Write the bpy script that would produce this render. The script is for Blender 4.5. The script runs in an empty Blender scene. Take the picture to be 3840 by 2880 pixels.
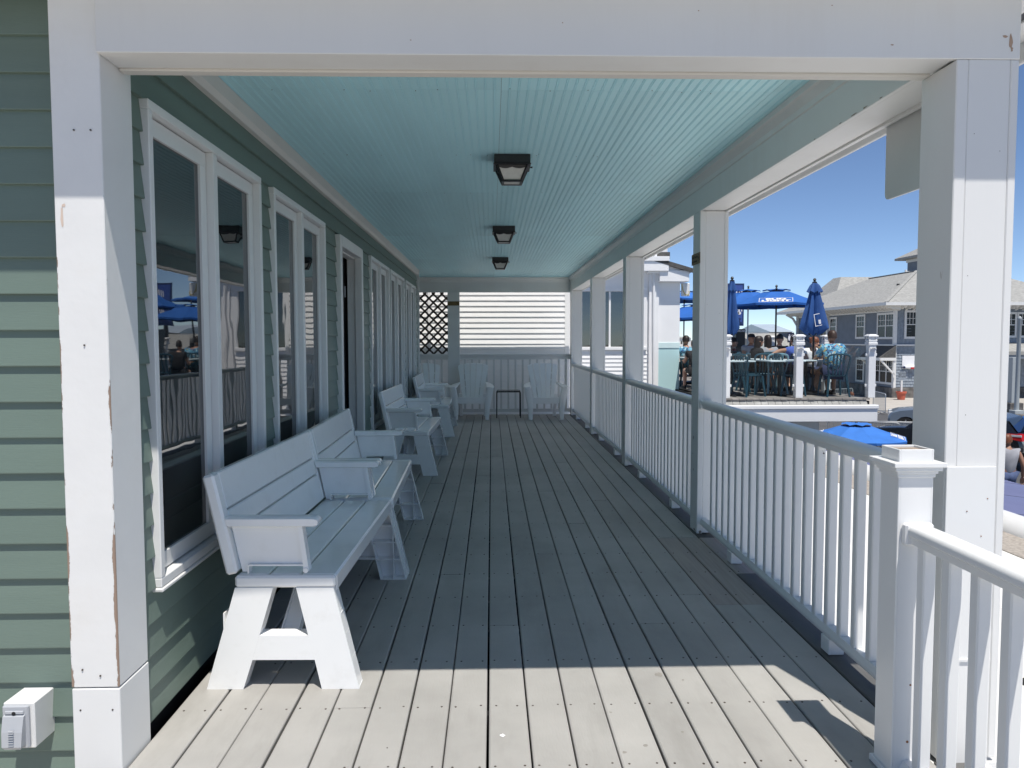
import bpy, bmesh, math, random
from mathutils import Vector, Matrix

random.seed(7)
R = math.radians
scene = bpy.context.scene
C = scene.collection

# ------------------------------------------------------------------ camera
CAM_H = 1.3634
YAW, PITCH, ROLL = R(1.5198), R(-3.2764), -0.002
cd = Vector((math.sin(YAW)*math.cos(PITCH), math.cos(YAW)*math.cos(PITCH), math.sin(PITCH)))
cr = Vector((math.cos(YAW), -math.sin(YAW), 0)); cu = cr.cross(cd)
cr2 = cr*math.cos(ROLL) + cu*math.sin(ROLL); cu2 = -cr*math.sin(ROLL) + cu*math.cos(ROLL)
cam_data = bpy.data.cameras.new('camera'); cam = bpy.data.objects.new('camera', cam_data); C.objects.link(cam)
m = Matrix.Identity(4)
for i in range(3):
    m[i][0], m[i][1], m[i][2] = cr2[i], cu2[i], -cd[i]
m[2][3] = CAM_H
cam.matrix_world = m
cam_data.sensor_fit = 'HORIZONTAL'; cam_data.sensor_width = 36.0; cam_data.lens = 36.0*2885/3840
cam_data.clip_start = 0.05; cam_data.clip_end = 6000
scene.camera = cam

# ------------------------------------------------------------------ sky, sun, exposure
SUN = Vector((0.136, -0.40, 1.0)).normalized()
elev = math.asin(SUN.z); azim = math.atan2(SUN.x, SUN.y)
world = bpy.data.worlds.new('World'); scene.world = world; world.use_nodes = True
wn = world.node_tree.nodes; wl = world.node_tree.links
bg = wn['Background']
sky = wn.new('ShaderNodeTexSky'); sky.sky_type = 'NISHITA'; sky.sun_disc = False
sky.sun_elevation = elev; sky.sun_rotation = azim
sky.air_density = 0.72; sky.dust_density = 0.0; sky.ozone_density = 3.0; sky.altitude = 2500
wl.new(sky.outputs['Color'], bg.inputs['Color']); bg.inputs['Strength'].default_value = 0.125
sd = bpy.data.lights.new('sun', 'SUN'); sd.energy = 4.6; sd.angle = R(0.5); sd.color = (1.0, 0.95, 0.875)
so = bpy.data.objects.new('sun', sd); C.objects.link(so); so.location = (2, -6, 14)
so.rotation_euler = (-SUN).to_track_quat('-Z', 'Y').to_euler()
vs = scene.view_settings
vs.view_transform = 'Standard'; vs.look = 'None'; vs.exposure = 0.17; vs.gamma = 1.0; vs.use_curve_mapping = False
scene.cycles.max_bounces = 14; scene.cycles.diffuse_bounces = 10; scene.cycles.glossy_bounces = 4
scene.cycles.transparent_max_bounces = 12

# ------------------------------------------------------------------ helpers
def at(x, y, Y=None, X=None, Z=None):
    """world point seen at photograph pixel (3840 x 2880) on a plane Y, X or Z = const"""
    v = cd + cr2*((x-1920)/2885) - cu2*((y-1440)/2885)
    t = Y/v.y if Y is not None else (X/v.x if X is not None else (Z-CAM_H)/v.z)
    return Vector((0, 0, CAM_H)) + v*t

class MB:
    def __init__(s): s.v = []; s.f = []; s.m = None
    def T(s, m=None): s.m = m; return s
    def add(s, vs_, fs):
        o = len(s.v)
        for p in vs_:
            p = Vector(p)
            s.v.append(tuple(s.m @ p) if s.m is not None else tuple(p))
        for f in fs: s.f.append(tuple(i+o for i in f))
        return s
    def box(s, x0, x1, y0, y1, z0, z1, b=0.0):
        if b <= 0:
            return s.add([(x0,y0,z0),(x1,y0,z0),(x1,y1,z0),(x0,y1,z0),(x0,y0,z1),(x1,y0,z1),(x1,y1,z1),(x0,y1,z1)],
                         [(0,3,2,1),(4,5,6,7),(0,1,5,4),(1,2,6,5),(2,3,7,6),(3,0,4,7)])
        b = min(b, .49*(x1-x0), .49*(y1-y0), .49*(z1-z0))
        vs_ = []; idx = {}
        for i, sx in enumerate((0, 1)):
            for j, sy in enumerate((0, 1)):
                for k, sz in enumerate((0, 1)):
                    X, Y, Z = (x0, x1)[i], (y0, y1)[j], (z0, z1)[k]
                    ix, iy, iz = X+(b, -b)[i], Y+(b, -b)[j], Z+(b, -b)[k]
                    for a, p in enumerate(((X, iy, iz), (ix, Y, iz), (ix, iy, Z))):
                        idx[(i, j, k, a)] = len(vs_); vs_.append(p)
        q = lambda *l: tuple(idx[t] for t in l)
        fs = []
        for i in (0, 1):
            fs.append(q((i,0,0,0),(i,1,0,0),(i,1,1,0),(i,0,1,0)))
            fs.append(q((0,i,0,1),(1,i,0,1),(1,i,1,1),(0,i,1,1)))
            fs.append(q((0,0,i,2),(1,0,i,2),(1,1,i,2),(0,1,i,2)))
            for j in (0, 1):
                fs.append(q((i,j,0,0),(i,j,1,0),(i,j,1,1),(i,j,0,1)))
                fs.append(q((i,0,j,0),(i,1,j,0),(i,1,j,2),(i,0,j,2)))
                fs.append(q((0,i,j,1),(1,i,j,1),(1,i,j,2),(0,i,j,2)))
                for k in (0, 1):
                    fs.append(q((i,j,k,0),(i,j,k,1),(i,j,k,2)))
        return s.add(vs_, fs)
    def prism(s, poly, axis, a, b):
        n = len(poly)
        def p3(u, v, w):
            return {'x': (w, u, v), 'y': (u, w, v), 'z': (u, v, w)}[axis]
        vs_ = [p3(u, v, a) for u, v in poly] + [p3(u, v, b) for u, v in poly]
        fs = [tuple(range(n)), tuple(range(2*n-1, n-1, -1))]
        for i in range(n):
            j = (i+1) % n; fs.append((i, j, n+j, n+i))
        return s.add(vs_, fs)
    def hexa(s, p):  # eight corners, bottom 4 then top 4
        return s.add(p, [(0,3,2,1),(4,5,6,7),(0,1,5,4),(1,2,6,5),(2,3,7,6),(3,0,4,7)])
    def quad(s, *p): return s.add(p, [tuple(range(len(p)))])
    def lathe(s, prof, n=16, c=(0, 0, 0), axis='z', cap=True):
        vs_ = []; fs = []
        for r, z in prof:
            for k in range(n):
                a = 2*math.pi*k/n; u, v = r*math.cos(a), r*math.sin(a)
                p = {'z': (u, v, z), 'x': (z, u, v), 'y': (u, z, v)}[axis]
                vs_.append((p[0]+c[0], p[1]+c[1], p[2]+c[2]))
        for i in range(len(prof)-1):
            for k in range(n):
                j = (k+1) % n; fs.append((i*n+k, i*n+j, (i+1)*n+j, (i+1)*n+k))
        if cap:
            fs.append(tuple(range(n-1, -1, -1))); o = (len(prof)-1)*n; fs.append(tuple(range(o, o+n)))
        return s.add(vs_, fs)
    def tube(s, pts, r, n=8, cap=True):
        pts = [Vector(p) for p in pts]; rs = r if isinstance(r, (list, tuple)) else [r]*len(pts)
        vs_ = []; fs = []; up = None
        for i, p in enumerate(pts):
            d = (pts[min(i+1, len(pts)-1)] - pts[max(i-1, 0)]).normalized()
            if up is None:
                up = Vector((0, 0, 1)) if abs(d.z) < .9 else Vector((1, 0, 0))
            a = d.cross(up).normalized(); up = a.cross(d).normalized()
            for k in range(n):
                t = 2*math.pi*k/n
                vs_.append(p + (a*math.cos(t) + up*math.sin(t))*rs[i])
        for i in range(len(pts)-1):
            for k in range(n):
                j = (k+1) % n; fs.append((i*n+k, i*n+j, (i+1)*n+j, (i+1)*n+k))
        if cap:
            fs.append(tuple(range(n-1, -1, -1))); o = (len(pts)-1)*n; fs.append(tuple(range(o, o+n)))
        return s.add(vs_, fs)
    def bar(s, a, b, w, h, up=(0, 0, 1)):
        a, b = Vector(a), Vector(b); d = (b-a).normalized(); up = Vector(up)
        if abs(d.dot(up)) > .98: up = Vector((0, 1, 0))
        x = d.cross(up).normalized()*w/2; z = x.cross(d).normalized()*h/2
        return s.hexa([a-x-z, a+x-z, b+x-z, b-x-z, a-x+z, a+x+z, b+x+z, b-x+z])
    def loft(s, secs, cap=True):
        n = len(secs[0]); vs_ = [p for sc in secs for p in sc]; fs = []
        for i in range(len(secs)-1):
            for k in range(n):
                j = (k+1) % n; fs.append((i*n+k, i*n+j, (i+1)*n+j, (i+1)*n+k))
        if cap:
            fs.append(tuple(range(n-1, -1, -1))); o = (len(secs)-1)*n; fs.append(tuple(range(o, o+n)))
        return s.add(vs_, fs)
    def ball(s, c, rx, ry=None, rz=None, n=12, k=8):
        ry = ry or rx; rz = rz or rx
        prof = [(math.sin(math.pi*i/k), -math.cos(math.pi*i/k)) for i in range(k+1)]
        prof[0] = (.02, -1); prof[-1] = (.02, 1); o = len(s.v); mm = s.m; s.m = None
        s.lathe(prof, n)
        for i in range(o, len(s.v)):
            p = s.v[i]; q = Vector((c[0]+p[0]*rx, c[1]+p[1]*ry, c[2]+p[2]*rz))
            s.v[i] = tuple(mm @ q) if mm is not None else tuple(q)
        s.m = mm; return s
    def mesh(s, name, smooth=False, ang=35):
        me = bpy.data.meshes.new(name); me.from_pydata(s.v, [], s.f)
        bm = bmesh.new(); bm.from_mesh(me); bmesh.ops.recalc_face_normals(bm, faces=bm.faces); bm.to_mesh(me); bm.free()
        if smooth:
            me.polygons.foreach_set('use_smooth', [True]*len(me.polygons)); me.set_sharp_from_angle(angle=R(ang))
        me.update(); return me
    def build(s, name, mat, parent=None, smooth=False, ang=35):
        me = s.mesh(name, smooth, ang); me.materials.append(mat)
        return link(name, me, parent)

def link(name, data, parent=None):
    o = bpy.data.objects.new(name, data); C.objects.link(o)
    if parent is not None: o.parent = parent
    return o
def tag(o, label=None, cat=None, group=None, kind=None):
    if label: o['label'] = label
    if cat: o['category'] = cat
    if group: o['group'] = group
    if kind: o['kind'] = kind
    return o
def thing(name, label, cat, loc=(0, 0, 0), rz=0.0, group=None):
    o = link(name, None); o.location = loc; o.rotation_euler = (0, 0, rz); o.empty_display_size = .1
    return tag(o, label, cat, group)
def struct(name):
    o = link(name, None); o.empty_display_size = .1; o['kind'] = 'structure'; return o
KIDS = {}
def copy_tree(o, parent=None):
    c = o.copy(); C.objects.link(c); c.parent = parent
    for ch in list(o.children): copy_tree(ch, c)
    return c
def place(proto, used, loc, rz, label, group=None):
    """first call moves the prototype, later calls copy it with its parts"""
    o = proto if not used else copy_tree(proto)
    used.append(1)
    o.location = loc; o.rotation_euler = (0, 0, rz); o['label'] = label
    if group: o['group'] = group
    return o
def text(name, s_, size, mat, parent, M, align='CENTER', ext=.001, bold=0.0, sx=1.0):
    cu_ = bpy.data.curves.new(name, 'FONT'); cu_.body = s_; cu_.size = size; cu_.align_x = align; cu_.align_y = 'CENTER'
    cu_.extrude = ext; cu_.offset = bold; cu_.resolution_u = 2
    t = bpy.data.objects.new(name, cu_); C.objects.link(t)
    dg = bpy.context.evaluated_depsgraph_get()
    me = bpy.data.meshes.new_from_object(t.evaluated_get(dg)); bpy.data.objects.remove(t); me.name = name
    me.transform(M @ Matrix.Diagonal((sx, 1, 1, 1))); me.materials.clear(); me.materials.append(mat)
    return link(name, me, parent)

# ------------------------------------------------------------------ materials
def mat(name, col, rough=.5, var=.06, vscale=3.0, bump=0.0, bscale=60.0, spec=.5, metal=0.0, stretch=(1, 1, 1), rand=0.0,
        coat=0.0, dirt=None, dscale=2.0, damt=.3, bdist=.002, trans=None):
    m_ = bpy.data.materials.new(name); m_.use_nodes = True
    N = m_.node_tree.nodes; L = m_.node_tree.links; b = N['Principled BSDF']
    b.inputs['Roughness'].default_value = rough; b.inputs['Metallic'].default_value = metal
    b.inputs['Specular IOR Level'].default_value = spec; b.inputs['Coat Weight'].default_value = coat
    b.inputs['Coat Roughness'].default_value = .08
    tc = N.new('ShaderNodeTexCoord'); mp = N.new('ShaderNodeMapping'); mp.inputs['Scale'].default_value = stretch
    L.new(tc.outputs['Object'], mp.inputs['Vector'])
    oi = N.new('ShaderNodeObjectInfo')
    if rand > 0:
        ad = N.new('ShaderNodeVectorMath'); ad.operation = 'SCALE'; ad.inputs[0].default_value = (37.0, 11.0, 23.0)
        L.new(oi.outputs['Random'], ad.inputs['Scale']); L.new(ad.outputs['Vector'], mp.inputs['Location'])
    nz = N.new('ShaderNodeTexNoise'); nz.inputs['Scale'].default_value = vscale; nz.inputs['Detail'].default_value = 5.0
    L.new(mp.outputs['Vector'], nz.inputs['Vector'])
    mr = N.new('ShaderNodeMapRange'); mr.inputs['From Min'].default_value = .3; mr.inputs['From Max'].default_value = .7
    mr.inputs['To Min'].default_value = 1-var; mr.inputs['To Max'].default_value = 1+var
    L.new(nz.outputs['Fac'], mr.inputs['Value'])
    fac = mr.outputs['Result']
    if rand > 0:
        m2 = N.new('ShaderNodeMapRange'); m2.inputs['To Min'].default_value = 1-rand; m2.inputs['To Max'].default_value = 1+rand
        L.new(oi.outputs['Random'], m2.inputs['Value'])
        mu = N.new('ShaderNodeMath'); mu.operation = 'MULTIPLY'; L.new(fac, mu.inputs[0]); L.new(m2.outputs['Result'], mu.inputs[1]); fac = mu.outputs[0]
    vm = N.new('ShaderNodeVectorMath'); vm.operation = 'SCALE'; vm.inputs[0].default_value = col[:3]
    L.new(fac, vm.inputs['Scale']); out = vm.outputs['Vector']
    if dirt:
        dn = N.new('ShaderNodeTexNoise'); dn.inputs['Scale'].default_value = dscale; dn.inputs['Detail'].default_value = 8.0
        dn.inputs['Roughness'].default_value = .65; L.new(mp.outputs['Vector'], dn.inputs['Vector'])
        dr = N.new('ShaderNodeMapRange'); dr.inputs['From Min'].default_value = .52; dr.inputs['From Max'].default_value = .75
        dr.inputs['To Max'].default_value = damt; L.new(dn.outputs['Fac'], dr.inputs['Value'])
        mx = N.new('ShaderNodeMix'); mx.data_type = 'RGBA'; L.new(dr.outputs['Result'], mx.inputs['Factor'])
        L.new(out, mx.inputs[6]); mx.inputs[7].default_value = (*dirt, 1); out = mx.outputs[2]
    L.new(out, b.inputs['Base Color'])
    if bump > 0:
        bn = N.new('ShaderNodeTexNoise'); bn.inputs['Scale'].default_value = bscale; bn.inputs['Detail'].default_value = 3.0
        L.new(mp.outputs['Vector'], bn.inputs['Vector'])
        bp = N.new('ShaderNodeBump'); bp.inputs['Strength'].default_value = bump; bp.inputs['Distance'].default_value = bdist
        L.new(bn.outputs['Fac'], bp.inputs['Height']); L.new(bp.outputs['Normal'], b.inputs['Normal'])
    return m_

M = {}
M['white'] = mat('white_paint', (.74, .74, .725), .42, .025, 4, .12, 40, dirt=(.55, .50, .43), dscale=3, damt=.16)
M['post'] = mat('post_paint', (.71, .71, .70), .45, .02, 3, .25, 55, stretch=(1, 1, .12), dirt=(.50, .44, .37), dscale=5, damt=.14)
M['vinyl'] = mat('white_vinyl', (.75, .755, .75), .33, .012, 3, .05, 20, dirt=(.6, .56, .5), dscale=2.5, damt=.10)
M['bench'] = mat('bench_plastic', (.88, .885, .88), .15, .012, 4, .05, 30, dirt=(.60, .58, .53), dscale=9, damt=.20, coat=.25)
M['resin'] = mat('chair_resin', (.89, .89, .885), .42, .02, 5, .05, 80, dirt=(.6, .57, .5), dscale=4, damt=.15)
M['green'] = mat('green_clapboard_paint', (.142, .196, .166), .5, .05, 3, .22, 90, stretch=(1, .3, 3), rand=.035, dirt=(.26, .33, .28), dscale=2.2, damt=.16)
M['greenx'] = mat('green_clapboard_paint_front', (.142, .196, .166), .5, .05, 3, .22, 90, stretch=(.3, 1, 3), rand=.035, dirt=(.26, .33, .28), dscale=2.2, damt=.16)
M['blue'] = mat('blue_ceiling_paint', (.50, .80, .86), .5, .07, 1.1, .1, 70, stretch=(2, .35, 1), rand=.02)
M['deck'] = mat('composite_decking', (.378, .368, .348), .62, .07, 2.2, .28, 130, stretch=(1, .22, 1), rand=.05, dirt=(.22, .21, .19), dscale=6, damt=.36)
def lane_wear(m_):
    # broad worn and soiled areas that run across the boards
    N = m_.node_tree.nodes; L = m_.node_tree.links; b = N['Principled BSDF']; src = b.inputs['Base Color'].links[0].from_socket
    tc = N.new('ShaderNodeTexCoord'); nz = N.new('ShaderNodeTexNoise'); nz.inputs['Scale'].default_value = 1.1; nz.inputs['Detail'].default_value = 7; nz.inputs['Roughness'].default_value = .62
    L.new(tc.outputs['Object'], nz.inputs['Vector']); mr = N.new('ShaderNodeMapRange'); mr.inputs['From Min'].default_value = .35; mr.inputs['From Max'].default_value = .68
    mr.inputs['To Min'].default_value = .84; mr.inputs['To Max'].default_value = 1.08; L.new(nz.outputs['Fac'], mr.inputs['Value'])
    vm = N.new('ShaderNodeVectorMath'); vm.operation = 'SCALE'; L.new(src, vm.inputs[0]); L.new(mr.outputs[0], vm.inputs['Scale']); L.new(vm.outputs[0], b.inputs['Base Color'])
lane_wear(M['deck'])
M['deckbrown'] = mat('replacement_decking', (.33, .295, .268), .6, .12, 9, .3, 60, stretch=(6, .25, 1), rand=.03)
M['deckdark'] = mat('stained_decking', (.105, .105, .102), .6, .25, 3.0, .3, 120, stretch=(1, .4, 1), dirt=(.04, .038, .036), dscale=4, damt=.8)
M['screw'] = mat('screw_head', (.06, .045, .035), .5, .2, 30)
M['dark'] = mat('dark_void', (.012, .012, .013), .9, .02)
M['black'] = mat('black_metal', (.016, .016, .018), .4, .1, 20, .1, 120)
M['bright'] = mat('fresh_white_paint', (.86, .86, .855), .45, .02, 3, .05, 30)
M['trimbeige'] = mat('beige_trim', (.62, .60, .56), .5, .03, 4, .1, 50)
M['roofdark'] = mat('roof_shingle_dark', (.09, .088, .085), .9, .25, 12, .5, 40)
M['membrane'] = mat('white_roof_membrane', (.78, .775, .75), .6, .04, .9, .15, 20, dirt=(.52, .46, .38), dscale=1.2, damt=.22)
M['gravel'] = mat('gravel_stain', (.36, .325, .285), .9, .25, 40, .8, 60)
M['awning'] = mat('violet_blue_roof_metal', (.155, .17, .30), .34, .04, 3)
M['brown'] = mat('brown_lattice', (.045, .030, .024), .6, .2, 8)
M['brass'] = mat('brass_plaque', (.20, .145, .065), .45, .2, 30, metal=.6)
M['ink'] = mat('dark_lettering', (.012, .010, .010), .5)
M['pw'] = mat('white_print', (.85, .85, .86), .5)
M['oldwood'] = mat('weathered_wood', (.30, .245, .20), .8, .35, 14, .5, 50, stretch=(1, 6, 1))
M['barewood'] = mat('bare_wood', (.36, .255, .19), .8, .25, 20, .4, 60)
M['grey'] = mat('grey_plastic', (.42, .44, .47), .45, .03, 8)
M['rust'] = mat('rust_stain', (.22, .085, .03), .8, .3, 60)
def glass_dark(name, wav=.22):
    m_ = mat(name, (.010, .013, .015), .015, .02, 2, spec=.85)
    N = m_.node_tree.nodes; L = m_.node_tree.links; b = N['Principled BSDF']; b.inputs['IOR'].default_value = 1.75
    tc = N.new('ShaderNodeTexCoord'); n_ = N.new('ShaderNodeTexNoise'); n_.inputs['Scale'].default_value = 3.2; n_.inputs['Detail'].default_value = 1.5
    L.new(tc.outputs['Object'], n_.inputs['Vector']); bp = N.new('ShaderNodeBump'); bp.inputs['Strength'].default_value = wav
    bp.inputs['Distance'].default_value = .004; L.new(n_.outputs['Fac'], bp.inputs['Height']); L.new(bp.outputs['Normal'], b.inputs['Normal'])
    return m_
M['glass'] = glass_dark('window_glass')
M['glassfar'] = mat('far_window_glass', (.012, .014, .018), .12, .05, 3, spec=.25)
def clear_glass(name, tint, ior=1.5):
    m_ = bpy.data.materials.new(name); m_.use_nodes = True; N = m_.node_tree.nodes; L = m_.node_tree.links; N.remove(N['Principled BSDF'])
    tr = N.new('ShaderNodeBsdfTransparent'); tr.inputs['Color'].default_value = (*tint, 1)
    gl = N.new('ShaderNodeBsdfGlossy'); gl.inputs['Roughness'].default_value = .01
    fr = N.new('ShaderNodeFresnel'); fr.inputs['IOR'].default_value = ior
    ge = N.new('ShaderNodeNewGeometry'); iv = N.new('ShaderNodeMath'); iv.operation = 'SUBTRACT'; iv.inputs[0].default_value = 1.0; L.new(ge.outputs['Backfacing'], iv.inputs[1])
    mu = N.new('ShaderNodeMath'); mu.operation = 'MULTIPLY'; L.new(fr.outputs[0], mu.inputs[0]); L.new(iv.outputs[0], mu.inputs[1])
    mx = N.new('ShaderNodeMixShader'); L.new(mu.outputs[0], mx.inputs[0]); L.new(tr.outputs[0], mx.inputs[1]); L.new(gl.outputs[0], mx.inputs[2])
    L.new(mx.outputs[0], N['Material Output'].inputs['Surface']); return m_
M['clear'] = clear_glass('railing_glass', (.925, .955, .955), 1.38)
M['tabglass'] = clear_glass('table_glass', (.78, .85, .84))
M['frost'] = mat('frosted_lamp_glass', (.62, .60, .56), .35, .06, 40, .2, 90)
# ================================================================== PORCH STRUCTURE
def peel_mat(name, base, edges, thr=.50, zlo=.0, zhi=3.0):
    """white paint flaking to bare wood in ragged patches close to the given board edges (x positions)"""
    m_ = mat(name, base, .45, .03, 4, .35, 30, dirt=(.55, .50, .43), dscale=4, damt=.18)
    N = m_.node_tree.nodes; L = m_.node_tree.links; b = N['Principled BSDF']
    src = b.inputs['Base Color'].links[0].from_socket
    tc = N.new('ShaderNodeTexCoord'); sp = N.new('ShaderNodeSeparateXYZ'); L.new(tc.outputs['Object'], sp.inputs[0])
    prev = None
    for e in edges:
        d = N.new('ShaderNodeMath'); d.operation = 'SUBTRACT'; L.new(sp.outputs['X'], d.inputs[0]); d.inputs[1].default_value = e
        a = N.new('ShaderNodeMath'); a.operation = 'ABSOLUTE'; L.new(d.outputs[0], a.inputs[0])
        r_ = N.new('ShaderNodeMapRange'); r_.inputs['From Min'].default_value = .003; r_.inputs['From Max'].default_value = .020
        r_.inputs['To Min'].default_value = .30; r_.inputs['To Max'].default_value = -.1; L.new(a.outputs[0], r_.inputs['Value'])
        if prev is None: prev = r_.outputs['Result']
        else:
            mx = N.new('ShaderNodeMath'); mx.operation = 'MAXIMUM'; L.new(prev, mx.inputs[0]); L.new(r_.outputs['Result'], mx.inputs[1]); prev = mx.outputs[0]
    mp = N.new('ShaderNodeMapping'); mp.inputs['Scale'].default_value = (14, 14, 3.5); L.new(tc.outputs['Object'], mp.inputs['Vector'])
    nz = N.new('ShaderNodeTexNoise'); nz.inputs['Scale'].default_value = 1.0; nz.inputs['Detail'].default_value = 6; nz.inputs['Roughness'].default_value = .7
    L.new(mp.outputs[0], nz.inputs['Vector'])
    ad = N.new('ShaderNodeMath'); ad.operation = 'ADD'; L.new(nz.outputs['Fac'], ad.inputs[0]); L.new(prev, ad.inputs[1])
    zr = N.new('ShaderNodeMapRange'); zr.inputs['From Min'].default_value = zhi-.35; zr.inputs['From Max'].default_value = zhi
    zr.inputs['To Min'].default_value = 0; zr.inputs['To Max'].default_value = .35; L.new(sp.outputs['Z'], zr.inputs['Value'])
    sb = N.new('ShaderNodeMath'); sb.operation = 'SUBTRACT'; L.new(ad.outputs[0], sb.inputs[0]); L.new(zr.outputs[0], sb.inputs[1])
    th = N.new('ShaderNodeMapRange'); th.inputs['From Min'].default_value = thr+.27; th.inputs['From Max'].default_value = thr+.29; L.new(sb.outputs[0], th.inputs['Value'])
    yl = N.new('ShaderNodeMath'); yl.operation = 'LESS_THAN'; L.new(sp.outputs['Y'], yl.inputs[0]); yl.inputs[1].default_value = 2.4075
    ym = N.new('ShaderNodeMath'); ym.operation = 'MULTIPLY'; L.new(th.outputs[0], ym.inputs[0]); L.new(yl.outputs[0], ym.inputs[1]); th = ym
    mx = N.new('ShaderNodeMix'); mx.data_type = 'RGBA'; L.new(th.outputs[0], mx.inputs['Factor']); L.new(src, mx.inputs[6]); mx.inputs[7].default_value = (.30, .215, .165, 1)
    L.new(mx.outputs[2], b.inputs['Base Color'])
    old = b.inputs['Normal'].links[0].from_node
    iv = N.new('ShaderNodeMath'); iv.operation = 'MULTIPLY'; iv.inputs[1].default_value = -1.0; L.new(th.outputs[0], iv.inputs[0])
    bp = N.new('ShaderNodeBump'); bp.inputs['Strength'].default_value = .8; bp.inputs['Distance'].default_value = .0015
    L.new(iv.outputs[0], bp.inputs['Height']); L.new(old.outputs['Normal'], bp.inputs['Normal']); L.new(bp.outputs['Normal'], b.inputs['Normal'])
    return m_
M['peel'] = peel_mat('flaking_white_paint', (.76, .76, .75), (-1.178, -1.327), .50, 0, 1.9)

# ---- deck: every board its own part
deck = struct('porch_deck')
PITCHX, X0, GAP = .1442, -.018, .0058
JO = [2.392 + .4064*n for n in range(-9, 30)]
def board(x0, x1, y0, y1, m_):
    prof = [(x0, -.026), (x1, -.026), (x1, -.006), (x1-.0018, -.0022), (x1-.0065, 0), (x0+.0065, 0), (x0+.0018, -.0022), (x0, -.006)]
    dz = random.uniform(-.0008, .0008)
    n = max(1, int((y1-y0)/.8)); secs = []; d = 0.0
    for i in range(n+1):
        y = y0 + (y1-y0)*i/n; secs.append([(u+d, y, v+dz) for u, v in prof]); d = max(-.0016, min(.0016, d+random.uniform(-.0013, .0013)))
    MB().loft(secs).build('deck_board', m_, deck)
joints = {-4: [2.80, 7.27], -6: [3.61, 8.08], -3: [5.24, 9.30], 0: [3.61, 8.9], 5: [3.61, 8.48], 1: [6.05, 10.5], 2: [4.83, 9.7],
          3: [6.86, 11.3], 4: [5.64, 10.1], 6: [6.45, 9.3], 7: [4.02, 8.9], -1: [7.68, 11.8], -2: [4.42, 9.3], -5: [6.05, 10.9], -7: [5.24, 9.7], -8: [4.0, 8.5]}
yend = 14.08
for k in range(-8, 11):  # boards lengthened behind the camera to bounce more sunlight onto the ceiling
    xa = X0 + k*PITCHX + GAP/2; xb = xa + PITCHX - GAP
    if k in (8, 9):
        segs = [(-7.0, 3.86, 'deck'), (3.863, 5.20, 'deckbrown'), (5.203, 9.70 if k == 8 else 9.3, 'deck'), (9.703 if k == 8 else 9.303, yend, 'deck')]
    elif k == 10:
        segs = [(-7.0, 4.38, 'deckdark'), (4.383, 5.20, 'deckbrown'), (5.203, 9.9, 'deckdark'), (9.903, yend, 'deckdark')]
    else:
        js = joints.get(k, [5.0]); ys = [-7.0, -1.2] + js + [yend]
        segs = [(ys[i] + (.0015 if i else 0), ys[i+1]-.0015, 'deck') for i in range(len(ys)-1)]
    for a, b_, mm in segs: board(xa, xb, a, b_, M[mm])
for k in range(-15, -8):   # the return of the deck behind the house corner
    xa = X0 + k*PITCHX + GAP/2; board(xa, xa+PITCHX-GAP, 12.62, yend, M['deck'])
sc = MB()
for k in range(-8, 11):
    xa = X0 + k*PITCHX
    for y in JO:
        if y < 1.6 or y > 9.2: continue
        for dx in (.027, .115):
            sc.lathe([(.0042, -.003), (.0042, .0011), (.0018, .0013)], 6, (xa+dx+random.uniform(-.006, .006), y+random.uniform(-.006, .006), 0))
tag(sc.build('deck_screws', M['screw'], deck), kind='stuff')
fr = MB()
for y in JO: fr.box(-1.16, 1.56, y-.019, y+.019, -.24, -.027)
tag(fr.build('joists', M['dark'], deck), kind='stuff')
MB().box(-1.22, 1.60, -7, 14.1, -.5, -.245).build('under_deck_shade', M['dark'], deck)  # near-black sheet, the shade below the boards put into its colour
MB().box(1.575, 1.60, -7, 14.1, -.30, -.006, .003).build('rim_board', M['white'], deck)
# small litter and stains on the boards
def fleck(px, py, r, mm, z=.0006, name='gum_spot'):
    p = at(px, py, Z=0); mb = MB(); n = 9; pts = []
    for i in range(n):
        a = 2*math.pi*i/n; q = r*random.uniform(.6, 1.15); pts.append((p.x+q*math.cos(a), p.y+q*1.1*math.sin(a), z))
    mb.quad(*pts); return mb.build(name, mm, deck)
M['spot'] = mat('dark_spot', (.10, .095, .085), .7, .2, 40); M['spot2'] = mat('grey_spot', (.27, .255, .23), .7, .2, 40)
for px, py, r_, mm in ((2342, 2821, .0085, 'spot2'), (2420, 2796, .011, 'spot2'), (2471, 2530, .019, 'spot2'), (2561, 2550, .006, 'spot2'), (1562, 2472, .010, 'spot'),
                       (2289, 2671, .006, 'spot2'), (1452, 2805, .004, 'spot'), (2560, 2745, .005, 'spot2')):
    fleck(px, py, r_, M[mm])
fleck(1884, 2759, .010, M['pw'], .002, 'paper_scrap')

# ---- house (green clapboard, long side wall plus the front wall at the left)
house = thing('clapboard_house', 'green clapboard house with white framed windows running along the porch', 'house')
WX = -1.232
EXP, ZB = .1143, .0257
wins = [(2.730, 4.036), (4.266, 5.571), (7.661, 9.013), (9.137, 10.545), (10.773, 12.161)]
DOOR = (6.045, 7.085)
wz0, wz1 = .483, ZB + 19*EXP
mb = MB(); WC = WX-.07; mb.box(-5.5, WC, 2.52, DOOR[0], -2.4, 2.46); mb.box(-5.5, WC, DOOR[1], 12.5, -2.4, 2.46); mb.box(-5.5, WX-.16, DOOR[0], DOOR[1], -2.4, 2.46)
mb.box(-1.39, WC, DOOR[0], DOOR[1], 2.16, 2.46); mb.box(WC, WX-.001, 2.52, 12.5, 2.20, 2.46); mb.box(WC, WX-.001, 2.52, DOOR[0], -.3, wz0-.005); mb.box(WC, WX-.001, DOOR[1], 12.5, -.3, wz0-.005)
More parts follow.
